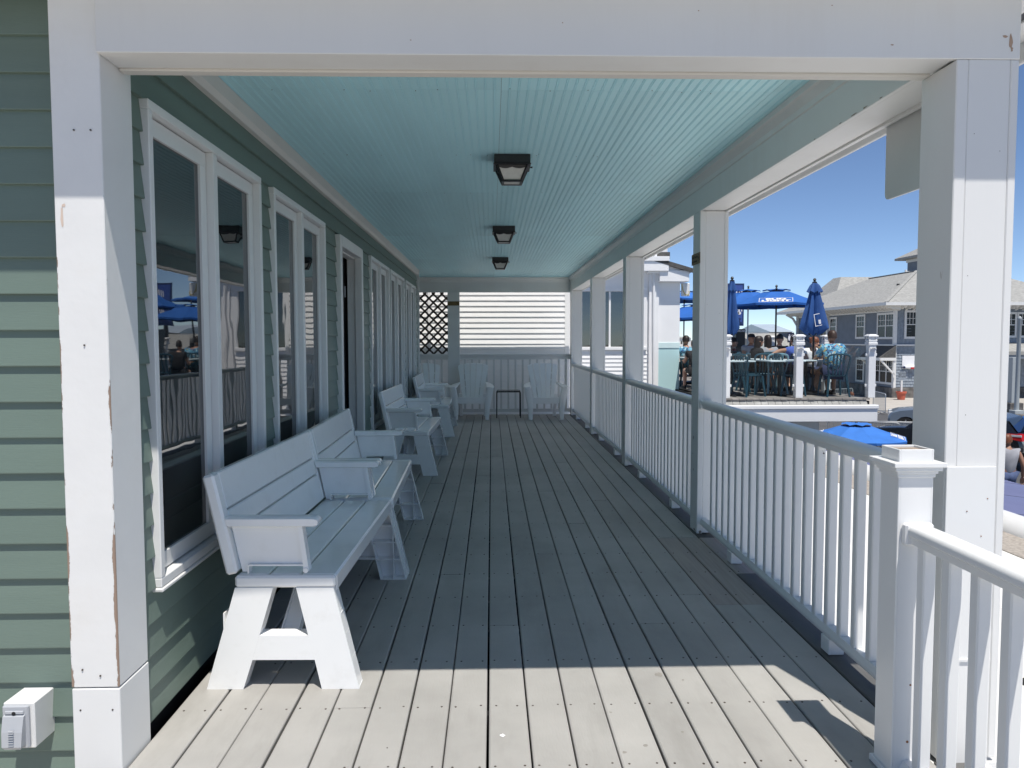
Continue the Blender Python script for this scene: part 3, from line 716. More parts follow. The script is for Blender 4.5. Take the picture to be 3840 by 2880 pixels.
# ================================================================== FURNITURE ON THE PORCH
# ---- convertible plastic bench
BL = 1.452
def make_bench():
    b = thing('bench', '', 'bench', group='white plastic benches along the house wall')
    # seat: planks between two end caps
    for x0, x1 in ((-.196, -.0785), (-.0715, .0475), (.0545, .190)):
        MB().box(x0, x1, .032, BL-.032, .412, .450, .006).build('seat_plank', M['bench'], b)
    MB().box(-.188, .180, .034, BL-.034, .402, .420, .002).build('seat_core', M['bench'], b)
    for y0, y1 in ((0, .031), (BL-.031, BL)):
        MB().box(-.198, .192, y0, y1, .404, .451, .009).build('seat_end', M['bench'], b)
    MB().box(.186, .193, .033, BL-.033, .384, .447, .003).build('seat_apron', M['bench'], b)
    # backrest, leaning back
    a = math.atan2(.086, .385); BM = Matrix.Translation((-.229, 0, .452)) @ Matrix.Rotation(-a, 4, 'Y'); Hb = .398
    def pb(x0, x1, y0, y1, z0, z1, bb, nm): return MB().T(BM).box(x0, x1, y0, y1, z0, z1, bb).build(nm, M['bench'], b)
    pb(.004, .010, .058, BL-.058, .004, Hb-.004, .002, 'back_core')
    for z0, z1 in ((.001, .148), (.155, .241), (.248, Hb)): pb(.0, .044, .060, BL-.060, z0, z1, .005, 'back_plank')
    for y0, y1 in ((0, .0595), (BL-.0595, BL)): pb(-.001, .045, y0, y1, 0, Hb, .009, 'back_stile')
    # armrests
    for y0 in (.002, BL-.070):
        n = 7; prof = []
        for i in range(n+1):
            t_ = math.pi*(-.5 + i/n); prof.append((.128+.020-.020+.020*math.cos(t_), .660+.020*math.sin(t_)))
        poly = [(-.222, .640)] + [(.108+.020*math.cos(math.pi*(-.5+i/6)), .660+.020*math.sin(math.pi*(-.5+i/6))) for i in range(7)] + [(-.232, .680)]
        arm = MB().loft([[(u, y0+.010, (v-.660)*.90+.660) for u, v in poly], [(u, y0, v if abs(v-.660) < .012 else .660+(v-.660)*.66) for u, v in poly]][::-1]
                        + [[(u, y0+.016, v) for u, v in poly], [(u, y0+.052, v) for u, v in poly], [(u, y0+.062, (v-.660)*.90+.660) for u, v in poly], [(u, y0+.068, (v-.660)*.66+.660) for u, v in poly]]).build('armrest', M['bench'], b, True, 40)
        # side plate under the arm
        plate = [(-.215, .642), (.058, .642), (.080, .480), (.066, .480), (.066, .492), (-.148, .492), (-.148, .460), (-.176, .460), (-.190, .52)]
        MB().prism(plate, 'y', y0+.030, y0+.038).build('arm_panel', M['bench'], arm)
        mb = MB(); mb.hexa([(.068, y0+.012, .466), (.088, y0+.012, .466), (.088, y0+.056, .466), (.068, y0+.056, .466), (.046, y0+.012, .641), (.064, y0+.012, .641), (.064, y0+.056, .641), (.046, y0+.056, .641)])
        mb.box(-.146, .068, y0+.014, y0+.054, .486, .4915); mb.hexa([(-.178, y0+.014, .458), (-.146, y0+.014, .458), (-.146, y0+.054, .458), (-.178, y0+.054, .458), (-.2, y0+.014, .640), (-.194, y0+.014, .640), (-.194, y0+.054, .640), (-.2, y0+.054, .640)][:0] or
                                                                          [(-.152, y0+.014, .456), (-.146, y0+.014, .456), (-.146, y0+.054, .456), (-.152, y0+.054, .456), (-.152, y0+.014, .49), (-.146, y0+.014, .49), (-.146, y0+.054, .49), (-.152, y0+.054, .49)])
        mb.build('arm_post', M['bench'], arm)
        MB().lathe([(.010, y0+.006), (.010, y0+.060)], 12, (.076, 0, .470), 'y').build('hinge_pin', M['bench'], arm, True)
    # A shaped legs: outer plate, rim walls and ribs, hollow on the inside
    L = [(-.317, 0), (-.174, 0), (-.136, .117), (-.107, .215), (-.050, .404), (-.198, .404)]
    Rr = [(.133, 0), (.280, 0), (.184, .404), (.039, .404), (.083, .215), (.107, .117)]
    Cc = [(-.1358, .117), (.1068, .117), (.0828, .215), (-.1068, .215)]
    for y0, dy in ((.0, 1), (BL, -1)):
        ya, yb, yc = y0 + dy*.004, y0 + dy*.014, y0 + dy*.074
        mb = MB()
        for poly in (L, Rr, Cc): mb.prism(poly, 'y', min(ya, yb), max(ya, yb))
        def wall(p, q, t_=.006):
            d = Vector((q[0]-p[0], q[1]-p[1])).normalized(); nrm = Vector((-d.y, d.x))*t_
            pts = [(p[0], p[1]), (q[0], q[1]), (q[0]+nrm.x, q[1]+nrm.y), (p[0]+nrm.x, p[1]+nrm.y)]
            mb.prism(pts, 'y', min(yb, yc), max(yb, yc))
        for i in range(len(L)): wall(L[i], L[(i+1) % len(L)])
        for i in range(len(Rr)): wall(Rr[i], Rr[(i+1) % len(Rr)])
        wall(Cc[0], Cc[1]); wall(Cc[2], Cc[3])
        for z in (.117, .215, .31):
            k = z/.404
            mb.box(-.317+k*.119, -.174+k*.124, min(yb, yc), max(yb, yc), z-.003, z+.003); mb.box(.133-k*.094, .280-k*.096, min(yb, yc), max(yb, yc), z-.003, z+.003)
        mb.box(-.25, -.244, min(yb, yc), max(yb, yc), .004, .30); mb.box(.205, .211, min(yb, yc), max(yb, yc), .004, .30)
        mb.build('leg_frame', M['bench'], b)
        yy = y0 + dy*.05
        br = MB(); br.bar((-.012, yy, .165), (-.012, y0+dy*.46, .395), .07, .012); br.bar((-.045, yy, .165), (-.045, y0+dy*.46, .395), .006, .04); br.bar((.021, yy, .165), (.021, y0+dy*.46, .395), .006, .04)
        br.build('leg_brace', M['bench'], b)
    return b
bench = make_bench(); used = []
BG = 'white plastic benches along the house wall'
place(bench, used, (-.802, 2.958, 0), R(-1.3), 'white plastic bench nearest the camera with sunlit front leg', BG)
place(bench, used, (-.766, 4.414, 0), R(1.6), 'second white plastic bench butted end to end with the nearest one', BG)
place(bench, used, (-.826, 7.690, 0), R(-1.2), 'white plastic bench standing just beyond the doorway', BG)
place(bench, used, (-.80, 10.815, 0), R(1.0), 'white plastic bench farthest from the camera beside the adirondack chairs', BG)

# ---- moulded adirondack chair
def make_adirondack():
    c = thing('adirondack_chair', '', 'chair', group='white adirondack chairs at the far end')
    nsl = 5
    def pt(u, w, off=0):   # u across -1..1, w up 0..1 along the back plane
        hw = .178 + (.292-.178)*min(w, 1)
        y = .085 + .285*w; z = .335 + .60*w
        return (u*hw, y+off*.9-.02*math.cos(u*1.2), z+off*.4)
    for i in range(nsl):
        u0, u1 = -1 + 2*i/nsl + .045, -1 + 2*(i+1)/nsl - .045
        secs = []
        rows = [0, .2, .4, .6, .8, .9]
        for w in rows: secs.append([pt(u0, w), pt((u0+u1)/2, w), pt(u1, w), pt(u1, w, .02), pt((u0+u1)/2, w, .02), pt(u0, w, .02)])
        ct = lambda u: 1.0 + .015 - .085*(abs(u))**2.2
        if i in (0, 4): pass
        wa, wm, wb = ct(u0), ct((u0+u1)/2)+.006, ct(u1)
        secs.append([pt(u0*.985, wa), pt((u0+u1)/2, wm), pt(u1*.985, wb), pt(u1*.985, wb, .02), pt((u0+u1)/2, wm, .02), pt(u0*.985, wa, .02)])
        MB().loft(secs).build('back_slat', M['resin'], c)
    mb = MB()
    for w in (.06, .33, .52, .72):
        p, q = pt(-.97, w, .021), pt(.97, w, .021); m_ = pt(0, w, .021)
        mb.bar(p, m_, .012, .022); mb.bar(m_, q, .012, .022)
    mb.build('back_tie', M['resin'], c)
    # seat
    for i in range(5):
        x0 = -.212 + i*.0852; 
        secs = []
        for y, z in ((-.30, .352), (-.29, .378), (-.25, .384), (-.10, .352), (.04, .315), (.11, .318)):
            secs.append([(x0, y, z), (x0+.080, y, z), (x0+.080, y+.004, z-.018), (x0, y+.004, z-.018)])
        MB().loft(secs).build('seat_slat', M['resin'], c)
    ap = MB(); ap.prism([(-.232, .385), (.232, .385), (.225, .290), (.195, .278), (-.195, .278), (-.225, .290)], 'y', -.318, -.300); ap.build('seat_apron', M['resin'], c)
    for s_ in (-1, 1):
        # front leg: wide shell, leaning outwards to the arm
        secs = []
        for z, xi, xo, y0, y1 in ((0, .235, .296, -.335, -.255), (.20, .228, .315, -.338, -.245), (.38, .235, .345, -.340, -.225), (.50, .262, .368, -.342, -.20), (.555, .275, .376, -.345, -.18)):
            secs.append([(s_*xi, y0+.01, z), (s_*(xi+xo)/2, y0, z), (s_*xo, y0+.015, z), (s_*xo, y1, z), (s_*xi, y1, z)])
        MB().loft(secs).build('front_leg', M['resin'], c, True, 50)
        secs = []
        for y, xi, xo, z in ((-.365, .278, .352, .562), (-.340, .262, .376, .568), (-.20, .252, .382, .576), (.0, .246, .352, .590), (.16, .236, .305, .606), (.22, .225, .275, .612)):
            secs.append([(s_*xi, y, z), (s_*(xi*.7+xo*.3), y, z+.008), (s_*xo, y, z-.004), (s_*xo, y, z-.026), (s_*xi, y, z-.024)])
        MB().loft(secs).build('armrest', M['resin'], c, True, 40)
        secs = []
        for z, y, w in ((0, .355, .026), (.15, .29, .028), (.33, .17, .03), (.42, .16, .03)):
            secs.append([(s_*.19, y, z), (s_*(.19+w*2), y, z), (s_*(.19+w*2), y+.055, z), (s_*.19, y+.055, z)])
        MB().loft(secs).build('rear_leg', M['resin'], c)
    return c
ad = make_adirondack(); used = []
AG = 'white adirondack chairs at the far end'
place(ad, used, (-.338, 13.43, 0), R(-1.5), 'white adirondack chair left of the black side table', AG)
place(ad, used, (.920, 13.38, 0), R(2.0), 'white adirondack chair right of the black side table', AG)
place(ad, used, (-1.10, 13.42, 0), R(14), 'white adirondack chair half hidden behind the last bench below the lattice', AG)

# ---- side table
st = thing('side_table', 'small black metal side table with glass top between the adirondack chairs', 'table', (.297, 13.55, 0))
for y in (-.16, .16):
    pts = [(-.208, y, 0), (-.206, y, .40)] + [(-.206+.035*(1-math.cos(R(t_))), y, .435+.030*math.sin(R(t_))) for t_ in (15, 45, 75, 90)]
    pts = pts + [(-x, yy, z) for x, yy, z in reversed(pts)]
    MB().tube(pts, .0095, 8).build('leg_hoop', M['black'], st, True)
fr = MB(); fr.box(-.20, .20, -.19, -.172, .452, .474, .003); fr.box(-.20, .20, .172, .19, .452, .474, .003); fr.box(-.205, -.187, -.1715, .1715, .452, .474, .003); fr.box(.187, .205, -.1715, .1715, .452, .474, .003)
fr.build('top_frame', M['black'], st)
MB().box(-.186, .186, -.171, .171, .466, .471).build('glass_top', M['tabglass'], st)

# ---- ceiling lanterns
def make_lantern():
    l_ = thing('ceiling_lantern', '', 'lamp', group='black lanterns on the porch ceiling')
    MB().box(-.110, .110, -.110, .110, -.052, 0, .003).build('canopy_box', M['black'], l_)
    MB().box(-.114, .114, -.114, .114, -.060, -.0525, .002).build('rim', M['black'], l_)
    t0, t1, z0, z1 = .094, .056, -.0605, -.150
    mb = MB()
    for sx in (-1, 1):
        for sy in (-1, 1): mb.bar((sx*t0, sy*t0, z0), (sx*t1, sy*t1, z1), .013, .013, up=(sx, -sy, 0))
    for s_ in (-1, 1):
        mb.box(-t1-.007, t1+.007, s_*t1-.007, s_*t1+.007, z1-.006, z1+.007); mb.box(s_*t1-.007, s_*t1+.007, -t1+.0072, t1-.0072, z1-.006, z1+.007)
    mb.build('cage', M['black'], l_)
    for k in range(4):
        Mr = Matrix.Rotation(R(90*k), 4, 'Z'); a = t0-.006; b_ = t1-.003
        MB().T(Mr).hexa([(-b_, -b_, z1), (b_, -b_, z1), (b_, -b_+.003, z1), (-b_, -b_+.003, z1), (-a, -a, z0), (a, -a, z0), (a, -a+.003, z0), (-a, -a+.003, z0)]).build('glass', M['frost'], l_)
        v = [(-a, -a-.0055, z0)]; n = 12
        for i in range(n+1):
            x = -a + 2*a*i/n; d = .012 + .008*abs(math.sin(math.pi*2*i/n)) ; v.append((x*.96, -a-.0055+d*.45, z0-d))
        v.append((a, -a-.0055, z0))
        MB().T(Mr).quad(*v).build('scallop', M['black'], l_)
    MB().box(-t1+.008, t1-.008, -t1+.008, t1-.008, z1-.002, z1+.001).build('glass', M['frost'], l_)
    MB().lathe([(.004, .110), (.004, .122), (.006, .123), (.006, .128)], 8, (0, 0, -.056), 'x').build('thumb_screw', M['black'], l_)
    return l_
ln = make_lantern(); used = []
for (x, y), lb in zip(((.130, 4.84), (.127, 7.78), (.124, 10.66)), ('black ceiling lantern nearest the camera', 'black ceiling lantern in the middle of the ceiling', 'black ceiling lantern farthest down the porch')):
    place(ln, used, (x, y, CZ-.001), 0, lb, 'black lanterns on the porch ceiling')
# ================================================================== BEYOND THE PORCH
G = -2.4
M['asphalt'] = mat('asphalt', (.085, .085, .088), .9, .15, 1.5, .4, 30)
M['concrete'] = mat('sidewalk_concrete', (.46, .43, .385), .85, .08, .8, .2, 12, dirt=(.30, .27, .23), dscale=.6, damt=.3)
M['bouncepave'] = mat('bounce_paving', (.58, .53, .46), .85, .08, .8, .2, 12)  # pale warm tone picked to bounce light onto beam and ceiling
M['ground'] = mat('dry_ground', (.30, .275, .235), .9, .12, .05)
M['aqua'] = mat('aqua_paint', (.47, .68, .69), .5, .02, 2)
M['aqua2'] = mat('pale_aqua_trim', (.62, .77, .77), .5, .02, 2)
M['greyblue'] = mat('grey_blue_siding', (.185, .215, .255), .7, .10, 2.0, .2, 20)
M['greyshing'] = mat('grey_shingle', (.26, .30, .345), .8, .22, 5.0, .3, 20)
M['roofgrey'] = mat('weathered_roof_shingle', (.33, .33, .315), .9, .22, 5.0, .5, 10, stretch=(1, 1, 3), dirt=(.22, .215, .2), dscale=1.6, damt=.5)
M['stone'] = mat('field_stone', (.16, .15, .14), .9, .55, 2.2, .6, 6)
M['teal'] = mat('teal_resin', (.016, .062, .092), .4, .08, 8)
M['teal2'] = mat('pale_blue_resin', (.16, .27, .33), .4, .08, 8)
M['umb'] = mat('royal_blue_canvas', (.016, .115, .42), .75, .08, 4, .15, 60)
M['umb2'] = mat('sun_faded_blue_canvas', (.035, .17, .55), .75, .10, 3, .15, 60)
M['umb3'] = mat('dark_blue_canvas', (.020, .080, .26), .75, .10, 4, .15, 60)
M['tdeck'] = mat('weathered_terrace_board', (.22, .205, .19), .85, .2, 3, .3, 50, stretch=(1, .2, 1), rand=.12)
M['steel'] = mat('galvanised_steel', (.46, .47, .48), .35, .08, 20, metal=.7)
M['lampgrey'] = mat('grey_pole_paint', (.40, .43, .44), .5, .04, 6)
M['signblue'] = mat('sign_blue', (.05, .10, .34), .5, .05, 5); M['signframe'] = mat('sign_frame_blue', (.015, .035, .12), .5)
M['terracotta'] = mat('terracotta_pot', (.52, .12, .07), .7, .08, 8)
M['silver'] = mat('silver_car_paint', (.20, .25, .31), .28, .02, 2, coat=.6, metal=.35); M['blackcar'] = mat('black_car_paint', (.010, .011, .014), .25, .02, 2, coat=.8)
M['tyre'] = mat('tyre_rubber', (.018, .018, .018), .85); M['rim'] = mat('alloy_rim', (.45, .46, .47), .35, metal=.8)
M['red'] = mat('red_lens', (.50, .012, .012), .15, .05, 5); M['lens'] = mat('clear_lens', (.62, .63, .64), .12)
M['skin'] = mat('skin_light', (.50, .29, .205), .55, .06, 12); M['skin2'] = mat('skin_tan', (.36, .19, .125), .55, .06, 12)
M['hairdark'] = mat('dark_hair', (.018, .012, .009), .5, .3, 60, .4, 150); M['hairbrown'] = mat('auburn_hair', (.17, .055, .022), .5, .35, 50, .4, 150)
M['hairbrown2'] = mat('dark_brown_hair', (.045, .024, .015), .5, .35, 50, .4, 150)
M['cblack'] = mat('black_cloth', (.014, .014, .017), .85, .1, 15); M['cwhite'] = mat('white_cloth', (.76, .75, .77), .8, .05, 10)
M['cblue'] = mat('blue_polo_cloth', (.055, .11, .42), .85, .06, 12); M['cgrey'] = mat('grey_cloth', (.30, .305, .335), .85, .06, 10)
M['cnavy'] = mat('navy_cloth', (.02, .03, .08), .85, .1, 10); M['cdenim'] = mat('denim_cloth', (.07, .10, .20), .85, .15, 20); M['cred'] = mat('dark_red_cloth', (.20, .02, .03), .85)
def hawaii():
    m_ = bpy.data.materials.new('hawaiian_print'); m_.use_nodes = True; N = m_.node_tree.nodes; L = m_.node_tree.links; b = N['Principled BSDF']; b.inputs['Roughness'].default_value = .8
    tc = N.new('ShaderNodeTexCoord'); nz = N.new('ShaderNodeTexNoise'); nz.inputs['Scale'].default_value = 9; nz.inputs['Detail'].default_value = 2
    L.new(tc.outputs['Object'], nz.inputs['Vector'])
    mp = N.new('ShaderNodeVectorMath'); mp.operation = 'MULTIPLY_ADD'; mp.inputs[1].default_value = (.22, .22, .22); L.new(nz.outputs['Color'], mp.inputs[0]); L.new(tc.outputs['Object'], mp.inputs[2])
    vo = N.new('ShaderNodeTexVoronoi'); vo.inputs['Scale'].default_value = 27; L.new(mp.outputs[0], vo.inputs['Vector'])
    sp = N.new('ShaderNodeSeparateColor'); L.new(vo.outputs['Color'], sp.inputs[0])
    rp = N.new('ShaderNodeValToRGB'); rp.color_ramp.interpolation = 'CONSTANT'; e = rp.color_ramp.elements
    cols = [(0, (.09, .30, .46)), (.26, (.03, .12, .27)), (.42, (.45, .56, .60)), (.55, (.16, .42, .52)), (.74, (.015, .04, .10)), (.86, (.42, .34, .12)), (.91, (.32, .11, .08)), (.935, (.08, .28, .44))]
    e[0].position = 0; e[0].color = (*cols[0][1], 1); e[1].position = cols[1][0]; e[1].color = (*cols[1][1], 1)
    for p_, c_ in cols[2:]:
        q_ = e.new(p_); q_.color = (*c_, 1)
    L.new(sp.outputs[0], rp.inputs[0]); L.new(rp.outputs[0], b.inputs['Base Color']); return m_
M['hawaii'] = hawaii()

# ---- ground, street, pavement
gr = MB(); gr.quad((-2500, -400, G-.02), (2500, -400, G-.02), (2500, 4000, G-.02), (-2500, 4000, G-.02)); tag(gr.build('ground', M['ground']), kind='structure')
st_ = MB(); st_.quad((-5, -60, G), (200, -60, G), (200, 39.0, G), (-5, 39.0, G)); tag(st_.build('street', M['asphalt']), kind='structure')
pv = MB(); pv.box(14.0, 90, 39.05, 47.2, G-.2, G+.13, .02); tag(pv.build('pavement', M['concrete']), kind='structure')
wsea = MB(); wsea.quad((-2500, 90, G-.01), (22, 90, G-.01), (60, 3900, G-.01), (-2500, 3900, G-.01)); tag(wsea.build('sea', mat('sea_water', (.05, .09, .12), .25, .1, .1, .3, 1)), kind='structure')
for i, (x0, y0, x1, y1) in enumerate(((15.5, 36.2, 17.8, 35.6), (26.6, 36.2, 31.0, 35.2), (21.0, 29.0, 34.0, 24.2))):
    ln_ = MB(); ln_.bar((x0, y0, G+.004), (x1, y1, G+.004), .14, .002); tag(ln_.build('road_marking', M['pw']), kind='structure')

# ---- white flat roof next to the porch
fr_ = thing('flat_roof', 'white membrane flat roof below the railing on the right', 'roof')
sheets = [-3.0, -.4, 2.05, 4.6, 7.1, 9.6, 12.1, 14.3]
for i in range(len(sheets)-1):
    MB().box(1.61, 4.02, sheets[i], sheets[i+1]-.012, -.36, -.30, .003).build('membrane_sheet', M['membrane'], fr_)
MB().box(4.02, 4.42, -3, 14.3, -.36, -.292, .003).build('gravel_band', M['gravel'], fr_)
MB().box(1.61, 4.80, -3, 14.4, G, -.36).build('wall', M['white'], fr_)
cv = [(4.40, -.30), (4.43, -.24), (4.50, -.19), (4.58, -.18), (4.66, -.19), (4.74, -.24), (4.77, -.32), (4.77, -.36), (4.40, -.36)]
MB().prism(cv, 'y', -3, 14.42).build('rolled_curb', M['white'], fr_, True, 60)
MB().lathe([(.07, -.302), (.07, -.296)], 14, (2.62, 3.55, 0)).build('roof_drain', M['dark'], fr_)
MB().box(1.61, 4.80, 14.3, 14.4, -.36, -.12, .01).build('end_curb', M['white'], fr_)

MB().box(-4.0, 4.80, 14.42, 14.88, -.36, -.30, .003).build('membrane_sheet', M['membrane'], fr_)  # white floor added in the gap to reflect light onto the wall
MB().box(-4.0, 1.6, 14.13, 14.42, -.36, -.30, .003).build('membrane_sheet', M['membrane'], fr_)  # second added reflecting strip, up to the porch end
wk = MB(); wk.box(-7, -1.23, -8, 2.46, -.5, -.22, .01); tag(wk.build('bounce_walkway', M['bouncepave']), kind='structure')  # unseen slab added left of the deck as a bounce surface
wk = MB(); wk.box(-7, 8, -40, -7.02, -.5, -.05, .01); tag(wk.build('bounce_plaza', M['bouncepave']), kind='structure')  # unseen paving behind the camera, added for bounce light
# ---- corrugated blue lower roof beyond the curb
aw = thing('corrugated_awning', 'violet blue corrugated awning roof below the white curb', 'awning')
def awn(y0, y1):
    v = []; f = []; nx = 2; n = int((y1-y0)/.019)
    for i in range(n+1):
        y = y0 + (y1-y0)*i/n; dz = .011*math.sin(2*math.pi*y/.076)
        for x, z in ((4.86, -.52), (8.70, -1.03)): v.append((x, y, z+dz))
    for i in range(n): f.append((2*i, 2*i+1, 2*i+3, 2*i+2))
    o = len(v); 
    return MB().add(v, f).build('corrugated_sheet', M['awning'], aw, True, 80)
for i in range(-2, 8): awn(i*1.75, i*1.75+1.745)
MB().box(4.80, 4.86, -3.5, 14.1, -.62, -.50).build('wall_rail', M['white'], aw)
MB().box(8.66, 8.74, -3.5, 14.0, -1.13, -1.045, .01).build('edge_beam', M['white'], aw)
for y in (-3, 1, 5, 9, 13.5): MB().box(8.64, 8.72, y-.04, y+.04, G, -1.13).build('support_post', M['white'], aw)

# ---- neighbouring white building: vinyl wall across the far end of the porch
def lap_wall_x(root, x0, x1, y, z0, z1, exp, mm, breaks={}, name='siding_course', out=.022):
    n = int(round((z1-z0)/exp))
    for i in range(n):
        z = z0 + i*exp; d = random.uniform(-.001, .001)
        cuts = [x0] + sorted(breaks.get(i, [])) + [x1]
        for j in range(len(cuts)-1):
            o_ = .0014*(j % 2)
            poly = [(y, z-.002), (y-out+d-o_, z), (y-out+d-o_, z+.006), (y-.004-o_, z+exp+.003), (y, z+exp+.003)]
            MB().prism(poly, 'x', cuts[j], cuts[j+1]-(.0006 if j < len(cuts)-2 else 0)).build(name, mm, root)
nb = thing('white_clapboard_building', 'white vinyl sided building wall right behind the far railing', 'building')
YA = 14.90
xr = at(1500+1708/2.766, 1200, Y=YA).x
zA0 = at(1900, 1000+857/2.766, Y=YA).z - 14*.1043
br = {}
xa_, xb_, xc_ = (at(1500+q_/2.766, 1150, Y=YA).x for q_ in (1095, 1250, 1485))
base_i = lambda y: int((at(1900, y, Y=YA).z - zA0)/.1043)
br[base_i(1117)] = [xa_]; br[base_i(1137)] = [xb_]; br[base_i(1157)] = [xb_]; br[base_i(1177)] = [xc_]; br[base_i(1197)] = [xc_]; br[base_i(1240)] = [-.2]; br[base_i(1300)] = [.5]
lap_wall_x(nb, -4.0, xr, YA, zA0, zA0+.1043*29, .1043, M['bright'], br)
MB().box(-4.0, xr+.10, YA, YA+.1, G, 3.4).build('wall_core', M['white'], nb)
MB().box(xr+.001, xr+.085, YA-.022, YA+.06, G, 3.4, .002).build('corner_board', M['bright'], nb)
MB().box(xr-.0, xr+.09, YA+.1, 19.1, G, 3.4).build('side_wall', M['bright'], nb)
MB().box(-4, xr, YA-.05, YA, zA0-.06, zA0-.002, .003).build('skirt_board', M['white'], nb)
dp = MB(); p_ = at(1500+303/2.766, 1200, Y=YA-.06); dp.box(p_.x-.03, p_.x+.03, YA-.075, YA-.02, -.6, 2.6, .006); dp.build('downspout', M['bright'], nb)
MB().prism([(YA-.15, 3.35), (YA+2.2, 4.3), (YA+4.5, 3.35)], 'x', -4.2, xr+.3).build('roof', M['roofdark'], nb)

c5 = lambda x, y: (2150+.603*x, 800+.603*y)
nc = thing('white_cafe_building', 'white and aqua building with a wide window beside the terrace', 'building')
YB = 19.0
A = lambda x, y, Y=YB: at(*c5(x, y), Y=Y)
zsill = A(300, 850).z; xl = xr+.09; xp0, xp1 = A(466, 600).x, A(527, 600).x
ztop = A(500, 360).z
zb0 = zsill - .1016*16
lap_wall_x(nc, xl, xp0-.001, YB, zb0, zsill, .1016, M['bright'])
MB().box(xl, xp0, YB, YB+.12, G, zsill).build('wall_core', M['bright'], nc)
wz0_, wz1_ = A(300, 830).z, A(300, 487).z; wx0, wx1 = A(20, 600).x, A(432, 600).x
mb = MB(); mb.box(xl, xp0-.001, YB-.02, YB+.12, wz1_+.10, ztop+.9); mb.build('upper_wall', M['bright'], nc)
wn_ = MB(); wn_.box(wx0, wx1+.09, YB-.06, YB+.1, wz1_+.001, wz1_+.10, .006); wn_.box(wx0, wx1+.09, YB-.07, YB+.1, zsill+.001, wz0_-.001, .006); wn_.box(wx1, wx1+.09, YB-.05, YB+.1, wz0_, wz1_, .006)
win = wn_.build('window', M['bright'], nc)
MB().box(wx1+.092, xp0-.002, YB-.015, YB+.1, zsill+.001, wz1_+.10, .002).build('wall_strip', M['bright'], nc)
MB().box(xl, wx0-.001, YB-.015, YB+.1, zsill+.001, wz1_+.10, .002).build('wall_strip', M['bright'], nc)
npn = 4
for i in range(npn):
    a = wx0 + (wx1-wx0)*i/npn; b_ = wx0 + (wx1-wx0)*(i+1)/npn
    me = MB().box(0, b_-a-.05, 0, .01, 0, wz1_-wz0_).mesh('pane'); me.materials.append(M['glass']); o = link('pane', me, win); o.location = (a+.025, YB+.01, wz0_)
    MB().box(b_-.024, b_+.024, YB-.02, YB+.02, wz0_, wz1_, .003).build('mullion', M['bright'], win)
MB().box(xp0, xp1, YB-.10, YB+.1, G, ztop-.002, .004).build('pilaster', M['bright'], nc)
pp = MB(); pts = [A(512, 255, YB-.14), A(508, 330, YB-.14), A(501, 380, YB-.13), A(500, 700, YB-.13), A(502, 1060, YB-.13), A(502, 1300, YB-.13)]
pp.tube(pts, .035, 8); pp.build('vent_pipe', M['bright'], nc, True)
x2 = A(660, 700).x; zaq = A(600, 838).z; zaq2 = A(600, 803).z; zea = A(600, 428).z
MB().box(xp1+.001, x2, YB-.02, YB+3, G, zaq).build('aqua_wall', M['aqua'], nc)
MB().box(xp1+.001, x2+.006, YB-.035, YB+3, zaq+.001, zaq2, .004).build('aqua_trim', M['aqua2'], nc)
MB().box(xp1+.001, x2, YB-.02, YB+3, zaq2+.001, zea-.001).build('upper_wall', M['bright'], nc)
x3 = A(705, 400).x
MB().box(xp1-.02, x3, YB-.25, YB+3.2, zea, A(600, 360).z, .006).build('eave_box', M['bright'], nc)
e1, e2 = A(590, 322), A(712, 372)
MB().hexa([(xp1-.3, YB-.2, zea+.2), (e2.x, YB-.2, e2.z-.03), (e2.x, YB+3.3, e2.z-.03), (xp1-.3, YB+3.3, zea+.2), (xp1-.3, YB-.2, e1.z+.12), (e2.x, YB-.2, e2.z), (e2.x, YB+3.3, e2.z), (xp1-.3, YB+3.3, e1.z+.12)]).build('gable_end', M['bright'], nc)
mb = MB(); mb.bar((xp1-.3, YB-.28, e1.z+.16), (e2.x+.08, YB-.28, e2.z+.03), .10, .05, up=(0, 1, 0)); mb.hexa([(xp1-.3, YB-.27, e1.z+.13), (e2.x+.05, YB-.27, e2.z+.005), (e2.x+.05, YB+3.3, e2.z+.005), (xp1-.3, YB+3.3, e1.z+.13), (xp1-.3, YB-.27, e1.z+.16), (e2.x+.05, YB-.27, e2.z+.035), (e2.x+.05, YB+3.3, e2.z+.035), (xp1-.3, YB+3.3, e1.z+.16)])
mb.build('roof', M['roofdark'], nc)
q0, q1 = A(380, 358, YB-.3), A(595, 270, YB-.3)
MB().box(xl, q1.x, YB-.3, YB+3, q0.z, q1.z, .006).build('parapet_box', M['bright'], nc)
MB().box(xl, q1.x+.01, YB-.33, YB-.30, q1.z-.10, q1.z+.01, .004).build('parapet_cap', M['bright'], nc)
q0, q1 = A(455, 265, YB+.2), A(590, 246, YB+.2); MB().box(q0.x, q1.x, YB+.0, YB+1.5, q0.z-.1, q1.z, .003).build('flat_roof_edge', M['roofdark'], nc)
q0, q1 = A(535, 250, YB+.8), A(575, 190, YB+.8); MB().box(q0.x, q1.x, YB+.6, YB+1.2, q0.z, q1.z+.4, .003).build('chimney', M['bright'], nc)
hb = thing('wall_heater', 'white panel box with looped yellow cord under the eave of the aqua building', 'heater')
q0, q1 = A(676, 515), A(730, 432)
hb.location = ((q0.x+q1.x)/2, YB+.1, q0.z); w_ = q1.x-q0.x; h_ = q1.z-q0.z
MB().box(-w_/2, w_/2, -.04, .04, 0, h_, .02).build('panel', M['vinyl'], hb)
MB().tube([(-w_*.5, -.06, h_*.95), (-w_*.35, -.07, h_*.4), (-.02, -.07, h_*.12), (w_*.3, -.07, h_*.1), (w_*.42, -.07, h_*.3), (w_*.25, -.07, h_*.35)], .010, 6).build('cord', mat('yellow_cord', (.55, .42, .10), .6), hb, True)

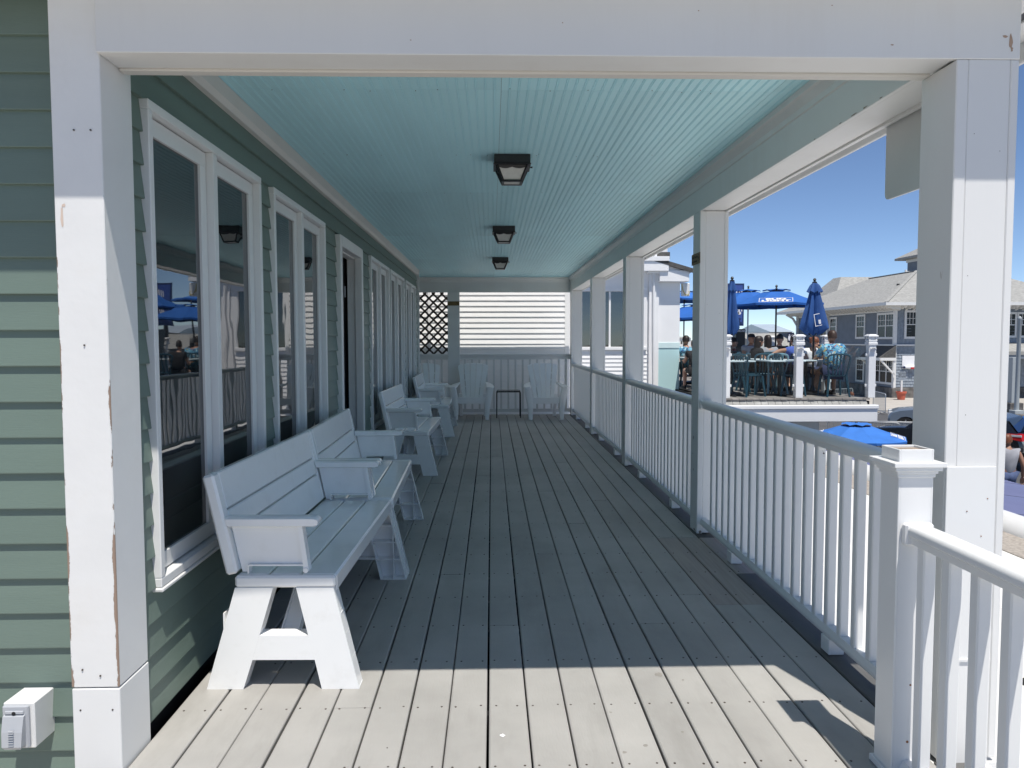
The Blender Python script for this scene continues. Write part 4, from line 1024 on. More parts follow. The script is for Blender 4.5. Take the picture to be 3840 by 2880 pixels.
# ---- terrace
YT = 15.2; TF = at(3000, 1493, Y=YT).z; TX0, TX1 = 4.66, 7.58
tr = struct('terrace_floor')
n = 21
for i in range(n):
    a = TX0 + (TX1-TX0)*i/n; b_ = TX0 + (TX1-TX0)*(i+1)/n - .006
    MB().box(a, b_, YT-.02+random.uniform(-.008, .008), 25.5, TF-.035, TF+random.uniform(-.001, .001), .003).build('terrace_board', M['tdeck'], tr)
zf1, zf0 = at(3100, 1516, Y=YT).z, at(3100, 1578, Y=YT).z
MB().box(TX0, TX1-.05, YT+.05, YT+.09, zf1-.05, TF-.036).build('rim_back', M['white'], tr)
nt = 20
for i in range(nt):
    a = TX0 + (TX1-.06-TX0)*i/nt
    MB().hexa([(a+.006, YT-.05, zf1), (a+(TX1-TX0)/nt-.004, YT-.05, zf1), (a+(TX1-TX0)/nt-.004, YT+.0, zf1), (a+.006, YT+.0, zf1), (a+.006, YT+.02, TF-.037), (a+(TX1-TX0)/nt-.004, YT+.02, TF-.037), (a+(TX1-TX0)/nt-.004, YT+.04, TF-.037), (a+.006, YT+.04, TF-.037)]).build('edge_tile', M['roofgrey'], tr)
MB().box(TX0-.1, TX1+.10, YT-.14, YT-.06, zf0, zf1-.085, .004).build('fascia', M['vinyl'], tr)
MB().box(TX0-.1, TX1+.115, YT-.17, YT-.02, zf1-.084, zf1-.004, .012).build('fascia_cap', M['vinyl'], tr)
MB().box(TX1+.02, TX1+.10, YT-.055, 25.5, zf0, zf1-.085, .004).build('fascia', M['vinyl'], tr)
MB().box(TX0-.1, TX1+.02, YT-.06, 25.5, zf0+.02, zf0+.06).build('terrace_soffit', M['white'], tr)
MB().box(TX0-.1, 7.0, YT+1.0, 25, G, zf0+.02).build('lower_wall', M['white'], tr)
MB().box(TX0-.1, TX1, YT+.0, 25.4, zf0+.07, TF-.06).build('terrace_joists', M['dark'], tr)
def make_tpost():
    p = thing('terrace_post', '', 'post', group='white terrace posts with lantern caps')
    h = 1.06; w = .072
    MB().box(-w, w, -w, w, 0, h+.04, .006).build('shaft', M['vinyl'], p)
    MB().box(-.092, .092, -.092, .092, h+.0, h+.055, .006).build('collar', M['vinyl'], p)
    cp = MB(); cp.box(-.085, .085, -.085, .085, h+.075, h+.10, .004)
    for sx in (-1, 1):
        for sy in (-1, 1): cp.box(sx*.067-.013, sx*.067+.013, sy*.067-.013, sy*.067+.013, h+.10, h+.165)
    cp.box(-.05, .05, -.05, .05, h+.10, h+.165)
    cp.loft([[(-.1, -.1, h+.166), (.1, -.1, h+.166), (.1, .1, h+.166), (-.1, .1, h+.166)], [(-.1, -.1, h+.185), (.1, -.1, h+.185), (.1, .1, h+.185), (-.1, .1, h+.185)], [(-.06, -.06, h+.215), (.06, -.06, h+.215), (.06, .06, h+.215), (-.06, .06, h+.215)]])
    MB().box(-.078, .078, -.078, .078, h+.055, h+.075).build('neck', M['vinyl'], p)
    cp.build('lantern_cap', M['vinyl'], p)
    for z in (.22, .84):
        for s_ in (-1, 1): MB().box(s_*.073 if s_ > 0 else -.115, .115 if s_ > 0 else -.073, -.022, .022, z, z+.055, .006).build('glass_clip', M['vinyl'], p)
    sl = MB(); sl.hexa([(-.045, -.12, .95), (.045, -.12, .95), (.045, -.073, .95), (-.045, -.073, .95), (-.05, -.135, .985), (.05, -.135, .985), (.05, -.073, 1.0), (-.05, -.073, 1.0)]); o = sl.build('solar_light', M['vinyl'], p)
    MB().quad((-.035, -.1295, .9905), (.035, -.1295, .9905), (.035, -.085, .9998), (-.035, -.085, .9998)).build('solar_cell', M['black'], o)
    return p
tp = make_tpost(); used = []
TG = 'white terrace posts with lantern caps'
for px, lb in ((2720, 'leftmost white terrace post peeking out beside the plaque post'), (2992, 'white terrace post in the middle of the glass railing'), (3262, 'white terrace post at the right front corner of the glass railing')):
    q_ = at(px, 1490, Y=YT+.09); place(tp, used, (q_.x, YT+.09, TF), 0, lb, TG)
for Y_, lb in ((17.0, 'white terrace post behind the man in the printed shirt'), (20.4, 'white terrace post behind the seated dark haired people'), (23.7, 'farthest white terrace post beside the closed umbrella')):
    place(tp, used, (7.48, Y_, TF), 0, lb, TG)
GL = 'clear glass panels of the terrace railing'
xs_ = [at(px, 1490, Y=YT+.09).x for px in (2720, 2992, 3262)]
for i, lb in enumerate(('left clear glass panel of the terrace railing front', 'right clear glass panel of the terrace railing in front of the printed shirt')):
    g = MB().box(xs_[i]+.105, xs_[i+1]-.105, YT+.085, YT+.095, TF+.06, TF+1.02).build('glass_panel', M['clear']); tag(g, lb, 'glass panel', GL)
for i, (a, b_) in enumerate(((15.4, 16.9), (17.1, 20.2), (20.55, 23.6))):
    g = MB().box(7.475, 7.485, a, b_, TF+.06, TF+1.02).build('glass_panel', M['clear']); tag(g, ('clear glass side panel nearest the front corner of the terrace', 'clear glass side panel midway back along the terrace', 'clear glass side panel at the back of the terrace')[i], 'glass panel', GL)

# ---- terrace chairs and tables
def make_bistro(mm):
    c = thing('bistro_chair', '', 'chair', group='plastic bistro chairs on the terrace')
    MB().loft([[(-.20, -.22, .425), (.20, -.22, .425), (.19, .20, .415), (-.19, .20, .415)], [(-.21, -.23, .445), (.21, -.23, .445), (.20, .21, .435), (-.20, .21, .435)]]).build('seat', mm, c)
    for sx in (-1, 1):
        MB().tube([(sx*.235, -.25, 0), (sx*.19, -.20, .42)], [.021, .026], 8).build('leg', mm, c, True)
        MB().tube([(sx*.225, .28, 0), (sx*.175, .20, .40), (sx*.172, .21, .46)], [.021, .030, .028], 8).build('leg', mm, c, True)
    pts = []
    for i in range(13):
        a = math.pi*i/12; ca = math.cos(a); pts.append((-.225*math.copysign(abs(ca)**.6, ca), .262+.012*math.sin(a), .775+.095*math.sin(a)**.7))
    MB().tube([(-.175, .205, .43), (-.20, .235, .58)] + pts + [(.20, .235, .58), (.175, .205, .43)], .020, 8).build('back_frame', mm, c, True)
    for i in range(4):
        x = -.096 + i*.064; zt = .775+.093*math.sqrt(max(0, 1-(x/.225)**2))
        MB().loft([[(x-.014, .20, .43), (x+.014, .20, .43), (x+.014, .214, .43), (x-.014, .214, .43)], [(x*1.1-.014, .262, zt-.01), (x*1.1+.014, .262, zt-.01), (x*1.1+.014, .276, zt-.01), (x*1.1-.014, .276, zt-.01)]]).build('back_slat', mm, c)
    return c
CG = 'plastic bistro chairs on the terrace'
bc = make_bistro(M['teal']); used = []
place(bc, used, (7.06, 15.68, TF), R(174), 'teal plastic chair under the man in the printed shirt', CG).rotation_euler.z = R(176)
chl = [((6.22, 15.92), 95, 'teal plastic chair left of the printed shirt man turned sideways'), ((5.30, 15.75), 118, 'empty teal plastic chair at the front left table'),
       ((5.75, 16.35), 185, 'teal plastic chair seen from behind near the outstretched arm'), ((5.35, 16.75), -120, 'teal plastic chair behind the front left table'),
       ((7.04, 16.75), 10, 'teal plastic chair under the woman in white'), ((6.78, 17.1), 190, 'teal plastic chair under the person in blue')]
for (x, y), a, lb in chl: place(bc, used, (x, y, TF), R(a), lb, CG)
bc2 = make_bistro(M['teal2']); place(bc2, [], (6.0, 16.3, TF), R(186), 'pale blue grey plastic chair with slatted back beside the middle post', CG)
for (x, y), a, lb in (((5.95, 17.5), 60, 'teal plastic chair under the dark haired woman'), ((6.45, 18.0), 185, 'teal plastic chair under the person with sunglasses on the head'), ((6.75, 18.8), 0, 'teal plastic chair under the smiling woman'), ((6.2, 18.9), 20, 'teal plastic chair under the man with dark cap'),
                      ((4.95, 19.4), 180, 'teal plastic chair under the man seated beside the aqua wall'), ((5.0, 17.9), 182, 'teal plastic chair nearest the aqua wall')):
    place(bc, used, (x, y, TF), R(a), lb, CG)
M['tabletop'] = mat('pale_table_top', (.60, .68, .70), .4, .03, 5)
def make_table(mt):
    t_ = thing('cafe_table', '', 'table', group='pale square tables on the terrace')
    MB().box(-.38, .38, -.38, .38, .715, .745, .006).build('table_top', mt, t_)
    MB().lathe([(.035, .03), (.035, .714)], 10).build('pedestal', M['black'], t_, True)
    ft = MB(); ft.bar((-.27, 0, .018), (.27, 0, .018), .06, .034); ft.bar((0, -.27, .0182), (0, .27, .0182), .06, .034); ft.build('foot', M['black'], t_)
    return t_
tb = make_table(M['tabletop']); used = []; TBG = 'pale square tables on the terrace'
for (x, y), a, lb in (((4.98, 15.85), 0, 'pale blue table at the front left corner of the terrace'), ((6.70, 16.22), 0, 'pale table between the printed shirt man and the woman'), ((6.02, 15.9), 4, 'small pale table edge beside the middle post'),
                      ((6.1, 17.0), 0, 'pale table behind the outstretched arm'), ((6.5, 18.4), 0, 'pale table of the group of dark haired people'), ((5.05, 18.7), 0, 'pale table beside the aqua wall')):
    place(tb, used, (x, y, TF), R(a), lb, TBG)

# ---- umbrellas
def umbrella(label, loc, ztop, zedge, Rr, mm, zfloor, words=True, rot=0.0, n=8, group='open blue umbrellas on the terrace', tip=0.0, pole_m=None):
    u = thing('patio_umbrella', label, 'umbrella', (loc[0], loc[1], zfloor), 0, group)
    zt, ze = ztop-zfloor, zedge-zfloor
    MB().lathe([(.022, 0.02), (.022, zt+.02)], 10).build('pole', pole_m or M['black'], u, True)
    MB().lathe([(.23, 0), (.23, .05), (.06, .09), (.03, .20)], 14).build('base', M['black'], u, True, 40)
    rv = .27*Rr; zv = zt - (zt-ze)*.20
    an = lambda k: rot + 2*math.pi*(k+.5)/n
    for k in range(n):
        a0, a1 = an(k), an(k+1); mb = MB(); rows = [(rv, zv), (Rr*.62, ze+(zv-ze)*.46), (Rr, ze)]
        v = []; f = []
        for j, (r_, z_) in enumerate(rows):
            for t_ in range(5):
                a = a0 + (a1-a0)*t_/4; k_ = math.cos((a1-a0)/2)/math.cos(a-(a0+a1)/2)
                sag = -.018*math.sin(math.pi*t_/4)*(r_/Rr)
                v.append((r_*k_*math.cos(a), r_*k_*math.sin(a), z_+sag))
        for j in range(2):
            for t_ in range(4): f.append((j*5+t_, j*5+t_+1, j*5+t_+6, j*5+t_+5))
        o5 = len(v)
        for t_ in range(5):
            p = v[10+t_]; v.append((p[0]*.995, p[1]*.995, p[2]-.05))
        for t_ in range(4): f.append((10+t_, 10+t_+1, o5+t_+1, o5+t_))
        mb.add(v, f).build('canopy_panel', mm, u, True, 60)
        MB().tube([(.03*math.cos(a0), .03*math.sin(a0), zt-.05), (rv*math.cos(a0), rv*math.sin(a0), zv-.03), (Rr*.99*math.cos(a0), Rr*.99*math.sin(a0), ze-.015)], .008, 5).build('rib', M['black'], u)
    v = [(0, 0, zt)]; f = []
    for k in range(2*n):
        a = an(k/2); r_ = rv*1.15 if k % 2 == 0 else rv*1.02; v.append((r_*math.cos(a), r_*math.sin(a), zv+(.055 if k % 2 else .025)))
    for k in range(2*n): f.append((0, 1+k, 1+(k+1) % (2*n)))
    MB().add(v, f).build('vent_cap', mm, u)
    MB().lathe([(.018, zt-.01), (.03, zt+.01), (.016, zt+.03), (.034, zt+.06), (.02, zt+.09), (.005, zt+.10)], 10).build('finial', M['black'], u, True)
    if words:
        for k in ([0, 2, 4, 6] if words is True else words):
            am = (an(k)+an(k+1))/2
            # plane of the gore
            r0, z0_ = Rr*.62*math.cos(math.pi/n), ze+(zv-ze)*.46; r1, z1_ = Rr*math.cos(math.pi/n), ze
            sl_ = math.atan2(z0_-z1_, r1-r0); rc, zc = r0*.45+r1*.55, z0_*.45+z1_*.55
            Mx = Matrix.Rotation(am, 4, 'Z') @ Matrix.Translation((rc, 0, zc+.004)) @ Matrix.Rotation(R(90), 4, 'Z') @ Matrix.Rotation(sl_, 4, 'X')
            s_ = Rr/1.1
            text('lettering', 'BUD', .145*s_, M['pw'], u, Mx @ Matrix.Translation((0, .065*s_, 0)), ext=.0015, bold=.008, sx=1.5)
            text('lettering', 'LIGHT', .145*s_, M['pw'], u, Mx @ Matrix.Translation((0, -.065*s_, 0)), ext=.0015, bold=.008, sx=1.5)
            b_ = MB().T(Mx); W_, H_, t_ = .36*s_, .15*s_, .012
            b_.box(-W_, W_, -H_, -H_+t_, 0, .002); b_.box(-W_, W_, H_-t_, H_, 0, .002); b_.box(-W_, -W_+t_, -H_+t_, H_-t_, 0, .002); b_.box(W_-t_, W_, -H_+t_, H_-t_, 0, .002)
            b_.build('print_border', M['pw'], u)
    return u
Zp = lambda y, Y: at(2900, y, Y=Y).z
q_ = at(2908, 1300, Y=19.0)
k0 = 5  # gore that faces the camera
umbrella('open royal blue umbrella with white lettering facing the porch', (q_.x, 19.0), Zp(1083, 19), Zp(1141, 19), 1.17, M['umb'], TF, words=[5], rot=R(-21))
q_ = at(2803, 1300, Y=22.0)
umbrella('open blue umbrella behind the lettered one with grey pole', (q_.x, 22.0), Zp(1084, 22), Zp(1148, 22), 1.15, M['umb'], TF, words=False, rot=.3, pole_m=M['steel'])
umbrella('open blue umbrella low beside the aqua wall', (5.36, 20.3), Zp(1140, 20.3), Zp(1192, 20.3), 1.1, M['umb'], TF, words=False, rot=.2)
umbrella('open blue umbrella high behind the one beside the aqua wall', (6.1, 24.3), Zp(1092, 24.3), Zp(1124, 24.3), 1.3, M['umb2'], TF, words=False, rot=.1)
q_ = at(3212, 1585, Y=17.4)
umbrella('open blue umbrella on the lower patio below the terrace fascia', (q_.x, 17.4), q_.z, q_.z-.33, 1.12, M['umb2'], G, words=[7, 3], rot=R(-27), group='open blue umbrellas on the lower patio')
q_ = at(3978, 1545, Y=22)
umbrella('open blue umbrella at the right edge of the photo by the street', (q_.x, 22.0), at(3900, 1500, Y=22).z, at(3900, 1580, Y=22).z, 1.15, M['umb'], G, words=False, group='open blue umbrellas on the lower patio')
def closed_umbrella(label, px, Y, ytop, ybot, yfloor_z, wid, words=False, flip=0.0):
    q_ = at(px, 1300, Y=Y); u = thing('closed_umbrella', label, 'umbrella', (q_.x, Y, yfloor_z), 0, 'folded blue umbrellas on the terrace')
    zt, zb = at(px, ytop, Y=Y).z-yfloor_z, at(px, ybot, Y=Y).z-yfloor_z
    MB().lathe([(.022, 0.02), (.022, zt)], 10).build('pole', M['black'], u, True)
    MB().lathe([(.23, 0), (.23, .05), (.06, .09), (.03, .20)], 14).build('base', M['black'], u, True, 40)
    def star(r_, z_, dp, ph, tw=0):
        pts = []
        for k in range(32):
            a = 2*math.pi*k/32; rr = r_*(1+dp*math.cos(8*a+ph)+.10*math.cos(3*a+1+tw)); pts.append((rr*math.cos(a), rr*math.sin(a), z_ + .02*math.cos(8*a+ph)*dp*4))
        return pts
    H_ = zt-zb; w = wid/2
    secs = [star(.05, zt-.02, .1, 0), star(w*.34, zt-H_*.12, .2, 0), star(w*.46, zt-H_*.28, .25, 0, .3), star(w*.66, zt-H_*.5, .28, .2, .6), star(w*.90, zt-H_*.75, .30, .4, .9), star(w*1.0, zt-H_*.90, .34, .6, 1.2), star(w*.62, zb, .4, .8, 1.4)]
    MB().loft(secs, cap=False).build('folded_canopy', M['umb3'] if not flip else M['umb3'], u, True, 60)
    MB().loft([star(.045, zt, .05, 0), star(w*.40, zt-H_*.06, .15, 0), star(w*.62, zt-H_*.18, .22, 0)], cap=False).build('vent_flap', M['umb3'], u, True, 60)
    MB().lathe([(.02, zt-.01), (.05, zt+.0), (.05, zt+.02), (.018, zt+.035), (.036, zt+.065), (.02, zt+.095), (.004, zt+.10)], 10).build('finial', M['black'], u, True)
    if words:
        zc = zt-H_*.72
        b_ = MB(); W_, Hh, t_ = .085, .13, .014; y = -w*1.17
        Mx = Matrix.Translation((-.02, y, zc)) @ Matrix.Rotation(R(-12), 4, 'Y') @ Matrix.Rotation(R(6), 4, 'X')
        b_.T(Mx); b_.box(-W_, -W_+t_, -.003, 0, -Hh, Hh); b_.box(-W_+t_, .04, -.003, 0, Hh-t_, Hh); b_.box(-W_+t_, .06, -.003, 0, -Hh, -Hh+t_); b_.box(-.005, .045, -.003, 0, -.09, -.005); b_.build('print_border', M['pw'], u)
    return u
closed_umbrella('folded blue umbrella standing at the left end of the glass railing', 2742, 16.0, 1055, 1254, TF, .27)
closed_umbrella('folded blue umbrella with white print above the woman in white', 3050, 16.15, 1061, 1254, TF, .47, True)
# ---- signs behind the terrace
sgn = thing('tall_sign', 'tall blue framed sign with letters and a wave picture', 'sign', (0, 24.6, TF))
a, b_ = at(2727, 1222, Y=24.6), at(2790, 1063, Y=24.6)
sgn.location = ((a.x+b_.x)/2, 24.6, TF); w2 = (b_.x-a.x)/2; z0_, z1_ = a.z-TF, b_.z-TF
MB().box(-w2, w2, -.03, .03, z0_, z1_, .004).build('frame', M['signframe'], sgn)
MB().box(-w2+.05, w2-.05, -.036, -.0305, z0_+.06, z1_-.06).build('panel', M['signblue'], sgn)
text('lettering', 'NT', .17, M['pw'], sgn, Matrix.Translation((w2-.14, -.038, z0_+(z1_-z0_)*.38)) @ Matrix.Rotation(R(90), 4, 'X'), bold=.006)
cl = MB()
for x, z, r_ in ((-.02, .30, .05), (.05, .31, .06), (.12, .30, .05), (-.09, .29, .05)): cl.lathe([(r_, -.040), (r_, -.037)], 12, (x, 0, z0_+(z1_-z0_)*.30+(z-.30)), 'y')
cl.build('printed_cloud', M['pw'], sgn)
wv = [(-w2+.05, .06), (w2-.06, .06), (w2-.06, .13), (w2-.10, .12), (w2-.13, .16), (w2-.10, .21), (w2-.07, .22), (w2-.13, .25), (w2-.22, .23), (-w2+.05, .12)]
MB().prism([(x, z+z0_) for x, z in wv], 'y', -.0395, -.037).build('printed_wave', M['signframe'], sgn)
st2 = MB()
for i in range(3): st2.prism([(-.02+i*.085, z1_-.42), (.025+i*.085, z1_-.42), (.045+i*.085, z1_-.24+.02*i), (.005+i*.085, z1_-.25+.02*i)], 'y', -.0395, -.037)
st2.build('printed_stripes', M['pw'], sgn)
MB().box(-.06, .06, -.03, .03, 0, z0_).build('sign_post', M['black'], sgn)
bx = thing('host_stand', 'tall black cabinet with white lettering below the blue sign', 'cabinet', (0, 23.2, TF))
a, b_ = at(2752, 1280, Y=23.2), at(2787, 1234, Y=23.2)
bx.location = ((a.x+b_.x)/2, 23.2, TF); w2 = (b_.x-a.x)/2
MB().box(-w2, w2, -.2, .2, 0, b_.z-TF, .01).build('cabinet', M['black'], bx)
text('lettering', 'OSLART', .075, M['pw'], bx, Matrix.Translation((.02, -.203, b_.z-TF-.06)) @ Matrix.Rotation(R(90), 4, 'X'), bold=.004, sx=1.1)
rr = thing('restroom_sign', 'dark restroom sign with two white figures beside the middle terrace post', 'sign', (0, 20.8, TF))
a, b_ = at(2953, 1284, Y=20.8), at(2978, 1247, Y=20.8); rr.location = ((a.x+b_.x)/2, 20.8, TF); w2 = (b_.x-a.x)/2; z0_, z1_ = a.z-TF, b_.z-TF
MB().box(-w2, w2, -.012, .012, z0_, z1_, .003).build('panel', mat('restroom_blue', (.015, .018, .05), .5), rr)
fg = MB()
for x in (-w2*.5, w2*.55):
    fg.lathe([(.018, -.016), (.018, -.0125)], 10, (x, 0, z1_-.07), 'y'); fg.prism([(x-.03, z1_-.095), (x+.03, z1_-.095), (x+.035 if x < 0 else x+.02, z1_-.17), (x+.015, z1_-.22), (x-.015, z1_-.22), (x-.035 if x < 0 else x-.02, z1_-.17)], 'y', -.016, -.0125)
fg.box(-.004+.0, .006, -.016, -.0125, z1_-.22, z1_-.06); fg.build('figures', M['pw'], rr)
MB().box(-.02, .02, .013, .04, 0, z1_-.05).build('stake', M['black'], rr)

# ================================================================== PEOPLE
def skin_mesh(verts, edges, rad, sub=1):
    me = bpy.data.meshes.new('tmp'); me.from_pydata(verts, edges, []); o = bpy.data.objects.new('tmp', me); C.objects.link(o)
    sk = o.modifiers.new('s', 'SKIN'); sk.use_smooth_shade = True
    for i, sv in enumerate(me.skin_vertices[0].data):
        r_ = rad[i]; sv.radius = r_ if isinstance(r_, tuple) else (r_, r_); sv.use_root = (i == 0)
    if sub: s_ = o.modifiers.new('ss', 'SUBSURF'); s_.levels = sub
    dg = bpy.context.evaluated_depsgraph_get(); out = bpy.data.meshes.new_from_object(o.evaluated_get(dg)); bpy.data.objects.remove(o)
    return out
def join_mb(me, mb):
    bm = bmesh.new(); bm.from_mesh(me); t_ = mb.mesh('t', True, 60); bm.from_mesh(t_); bm.to_mesh(me); bm.free(); bpy.data.meshes.remove(t_)
    me.polygons.foreach_set('use_smooth', [True]*len(me.polygons)); return me
SIT = dict(pel=(0, .02, .50), spi=(0, .05, .68), che=(0, .03, .88), nek=(0, .0, 1.01), hed=(0, -.01, 1.07),
           shR=(-.175, .03, .94), elR=(-.23, -.08, .70), wrR=(-.17, -.30, .73), shL=(.175, .03, .94), elL=(.23, -.08, .70), wrL=(.17, -.30, .73),
           hiR=(-.09, .0, .48), knR=(-.13, -.42, .50), anR=(-.13, -.40, .09), toR=(-.14, -.55, .035), hiL=(.09, .0, .48), knL=(.13, -.42, .50), anL=(.13, -.40, .09), toL=(.14, -.55, .035))
STAND = dict(pel=(0, 0, .95), spi=(0, .01, 1.12), che=(0, .0, 1.32), nek=(0, -.01, 1.47), hed=(0, -.02, 1.53),
             shR=(-.185, .01, 1.40), elR=(-.25, .02, 1.12), wrR=(-.27, -.05, .88), shL=(.185, .01, 1.40), elL=(.25, .02, 1.12), wrL=(.27, -.05, .88),
             hiR=(-.09, 0, .90), knR=(-.10, -.06, .50), anR=(-.10, .02, .09), toR=(-.11, -.13, .03), hiL=(.09, 0, .90), knL=(.10, .04, .50), anL=(.10, .16, .10), toL=(.11, .02, .03))
def person(label, loc, rz, base, over={}, skin='skin', shirt='cwhite', legs='cnavy', hair='hairdark', style='short', sleeve=.55, bulk=1.0, scale=1.0, look=0.0, tilt=0.0, legcut=.62, group='people seated on the terrace'):
    J = {k: Vector(v) for k, v in base.items()}
    for k, v in over.items(): J[k] = Vector(v)
    p = thing('person', label, 'person', loc, rz, group); p.scale = (scale,)*3
    K = ['pel', 'spi', 'che', 'nek', 'hed', 'shR', 'elR', 'wrR', 'shL', 'elL', 'wrL', 'hiR', 'knR', 'anR', 'toR', 'hiL', 'knL', 'anL', 'toL']
    idx = {k: i for i, k in enumerate(K)}
    E_ = [('pel', 'spi'), ('spi', 'che'), ('che', 'nek'), ('nek', 'hed'), ('che', 'shR'), ('shR', 'elR'), ('elR', 'wrR'), ('che', 'shL'), ('shL', 'elL'), ('elL', 'wrL'), ('pel', 'hiR'), ('hiR', 'knR'), ('knR', 'anR'), ('anR', 'toR'), ('pel', 'hiL'), ('hiL', 'knL'), ('knL', 'anL'), ('anL', 'toL')]
    rad = dict(pel=(.14*bulk, .115*bulk), spi=(.125*bulk, .10*bulk), che=(.122*bulk, .095*bulk), nek=.055, hed=.055, shR=.058, elR=.046, wrR=.029, shL=.058, elL=.046, wrL=.029, hiR=.085, knR=.060, anR=.038, toR=.030, hiL=.085, knL=.060, anL=.038, toL=.030)
    me = skin_mesh([J[k] for k in K], [(idx[a], idx[b]) for a, b in E_], [rad[k] for k in K])
    mb = MB()
    # head
    hc = J['hed'] + Vector((0, -.015, .085)); HM = Matrix.Translation(hc) @ Matrix.Rotation(look, 4, 'Z') @ Matrix.Rotation(tilt, 4, 'X')
    mb.T(HM); secs = []
    for z, rx, ry, cy in ((-.118, .022, .026, -.040), (-.105, .044, .05, -.028), (-.075, .060, .072, -.012), (-.03, .070, .088, -.002), (.02, .075, .096, .004), (.065, .070, .092, .008), (.10, .050, .066, .010), (.118, .018, .024, .010)):
        secs.append([(rx*math.cos(2*math.pi*k/14), cy+ry*math.sin(2*math.pi*k/14), z) for k in range(14)])
    mb.loft(secs)
    mb.loft([[(-.008, -.088, .015), (.008, -.088, .015), (0, -.080, .02)], [(-.017, -.092, -.03), (.017, -.092, -.03), (0, -.116, -.026)], [(-.012, -.086, -.042), (.012, -.086, -.042), (0, -.096, -.042)]])
    for s_ in (-1, 1): mb.ball((s_*.078, .012, -.005), .010, .022, .030, 8, 6)
    mb.T(None)
    # hands: palm, four fingers and a thumb
    for s_, el, wr in ((-1, 'elR', 'wrR'), (1, 'elL', 'wrL')):
        d = (J[wr]-J[el]).normalized(); sd_ = d.cross(Vector((0, 0, 1))); sd_ = sd_.normalized() if sd_.length > .1 else Vector((1, 0, 0)); nn = sd_.cross(d)
        w = J[wr]; pm = w + d*.075
        mb.loft([[w+sd_*a*.024+nn*b*.014 for a, b in ((-1, -1), (1, -1), (1, 1), (-1, 1))], [w+d*.04+sd_*a*.036+nn*b*.015 for a, b in ((-1, -1), (1, -1), (1, 1), (-1, 1))], [w+d*.092+sd_*a*.040+nn*b*.012 for a, b in ((-1, -1), (1, -1), (1, 1), (-1, 1))]])
        for i, ln_ in enumerate((.062, .074, .070, .054)):
            o = w + d*.088 + sd_*(-.030+.020*i); mb.tube([o, o+d*ln_*.5-nn*.006, o+d*ln_*.85-nn*.026], [.009, .0085, .0065], 6)
        o = w + d*.03 - sd_*.032*s_; mb.tube([o, o+d*.03-sd_*.026*s_, o+d*.062-sd_*.030*s_-nn*.008], [.011, .010, .007], 6)
    me = join_mb(me, mb); me.materials.clear(); me.materials.append(M[skin]); me.name = 'body'; link('body', me, p)
    # eyes and mouth
    ey = MB().T(HM)
    for s_ in (-1, 1): ey.ball((s_*.030, -.078, .012), .011, .008, .006, 8, 6)
    ey.box(-.022, .022, -.094, -.082, -.066, -.060); ey.build('face_details', M['hairdark'] if skin == 'skin2' else M['cred'] if False else M['hairdark'], p)
    # shirt
    mid = lambda a, b, t_: J[a].lerp(J[b], t_)
    V = [J['pel']+Vector((0, 0, -.09 if sleeve <= 0 else -.02)), J['spi'], J['che'], J['nek']+Vector((0, .0, -.045)), J['shR'], mid('shR', 'elR', sleeve), J['shL'], mid('shL', 'elL', sleeve)]
    rr_ = [(.142*bulk, .125*bulk), (.150*bulk, .125*bulk), (.160*bulk, .128*bulk), .072, .082*min(bulk, 1.15), .070, .082*min(bulk, 1.15), .070]
    if sleeve <= 0: V[5] = mid('shR', 'elR', .06); V[7] = mid('shL', 'elL', .06); rr_[4] = rr_[6] = .076; rr_[5] = rr_[7] = .070; rr_[0] = (.165, .125); rr_[1] = (.160, .120); rr_[2] = (.172, .122)
    sm = skin_mesh(V, [(0, 1), (1, 2), (2, 3), (2, 4), (4, 5), (2, 6), (6, 7)], rr_); sm.materials.clear(); sm.materials.append(M[shirt]); link('shirt', sm, p)
    V = [J['pel']+Vector((0, 0, -.01)), J['hiR'], mid('hiR', 'knR', legcut), J['hiL'], mid('hiL', 'knL', legcut)]
    sm = skin_mesh(V, [(0, 1), (1, 2), (0, 3), (3, 4)], [(.135*bulk, .118*bulk), .098, .082, .098, .082]); sm.materials.clear(); sm.materials.append(M[legs]); link('shorts', sm, p)
    for a, t_ in (('anR', 'toR'), ('anL', 'toL')):
        A_, T_ = J[a], J[t_]; d = (T_-A_); d.z = 0; d.normalize(); s_ = d.cross(Vector((0, 0, 1)))
        h0 = Vector((A_.x, A_.y, A_.z-.085)); secs = []
        for u, w_, hh in ((-.06, .030, .06), (-.03, .040, .085), (.06, .046, .075), (.14, .050, .05), (.20, .030, .03)):
            c_ = h0 + d*u; secs.append([c_-s_*w_, c_+s_*w_, c_+s_*w_*.8+Vector((0, 0, hh)), c_-s_*w_*.8+Vector((0, 0, hh))])
        MB().loft(secs).build('shoe', M['cblack'], p, True, 60)
    # hair
    hb = MB().T(HM); secs = []
    n = 16
    if style in ('short', 'long', 'bun'):
        low = {'short': -.035, 'bun': -.03, 'long': -.20}[style]
        for j, (z, k_) in enumerate(((.128, .30), (.118, .62), (.09, .92), (.05, 1.06), (.01, 1.10))):
            secs.append([(.079*k_*math.cos(2*math.pi*i/n), .012+.099*k_*math.sin(2*math.pi*i/n), z) for i in range(n)])
        back = []
        for i in range(n):
            a = 2*math.pi*i/n; sn = math.sin(a); f_ = max(0, min(1, (sn+.55)/.6))     # back and sides hang lower, face stays free
            back.append((.079*1.10*math.cos(a), .012+.099*1.10*sn, (.035 if sn < -.35 else .01+(low-.01)*f_)))
        secs.append(back); hb.loft(secs)
        if style == 'bun': hb.ball((0, .11, .06), .042)
        if style == 'long': hb.loft([[(.07*math.cos(2*math.pi*i/n), .075+.045*math.sin(2*math.pi*i/n), z) for i in range(n)] for z in (-.02, -.14, -.22)])
    elif style == 'cap':
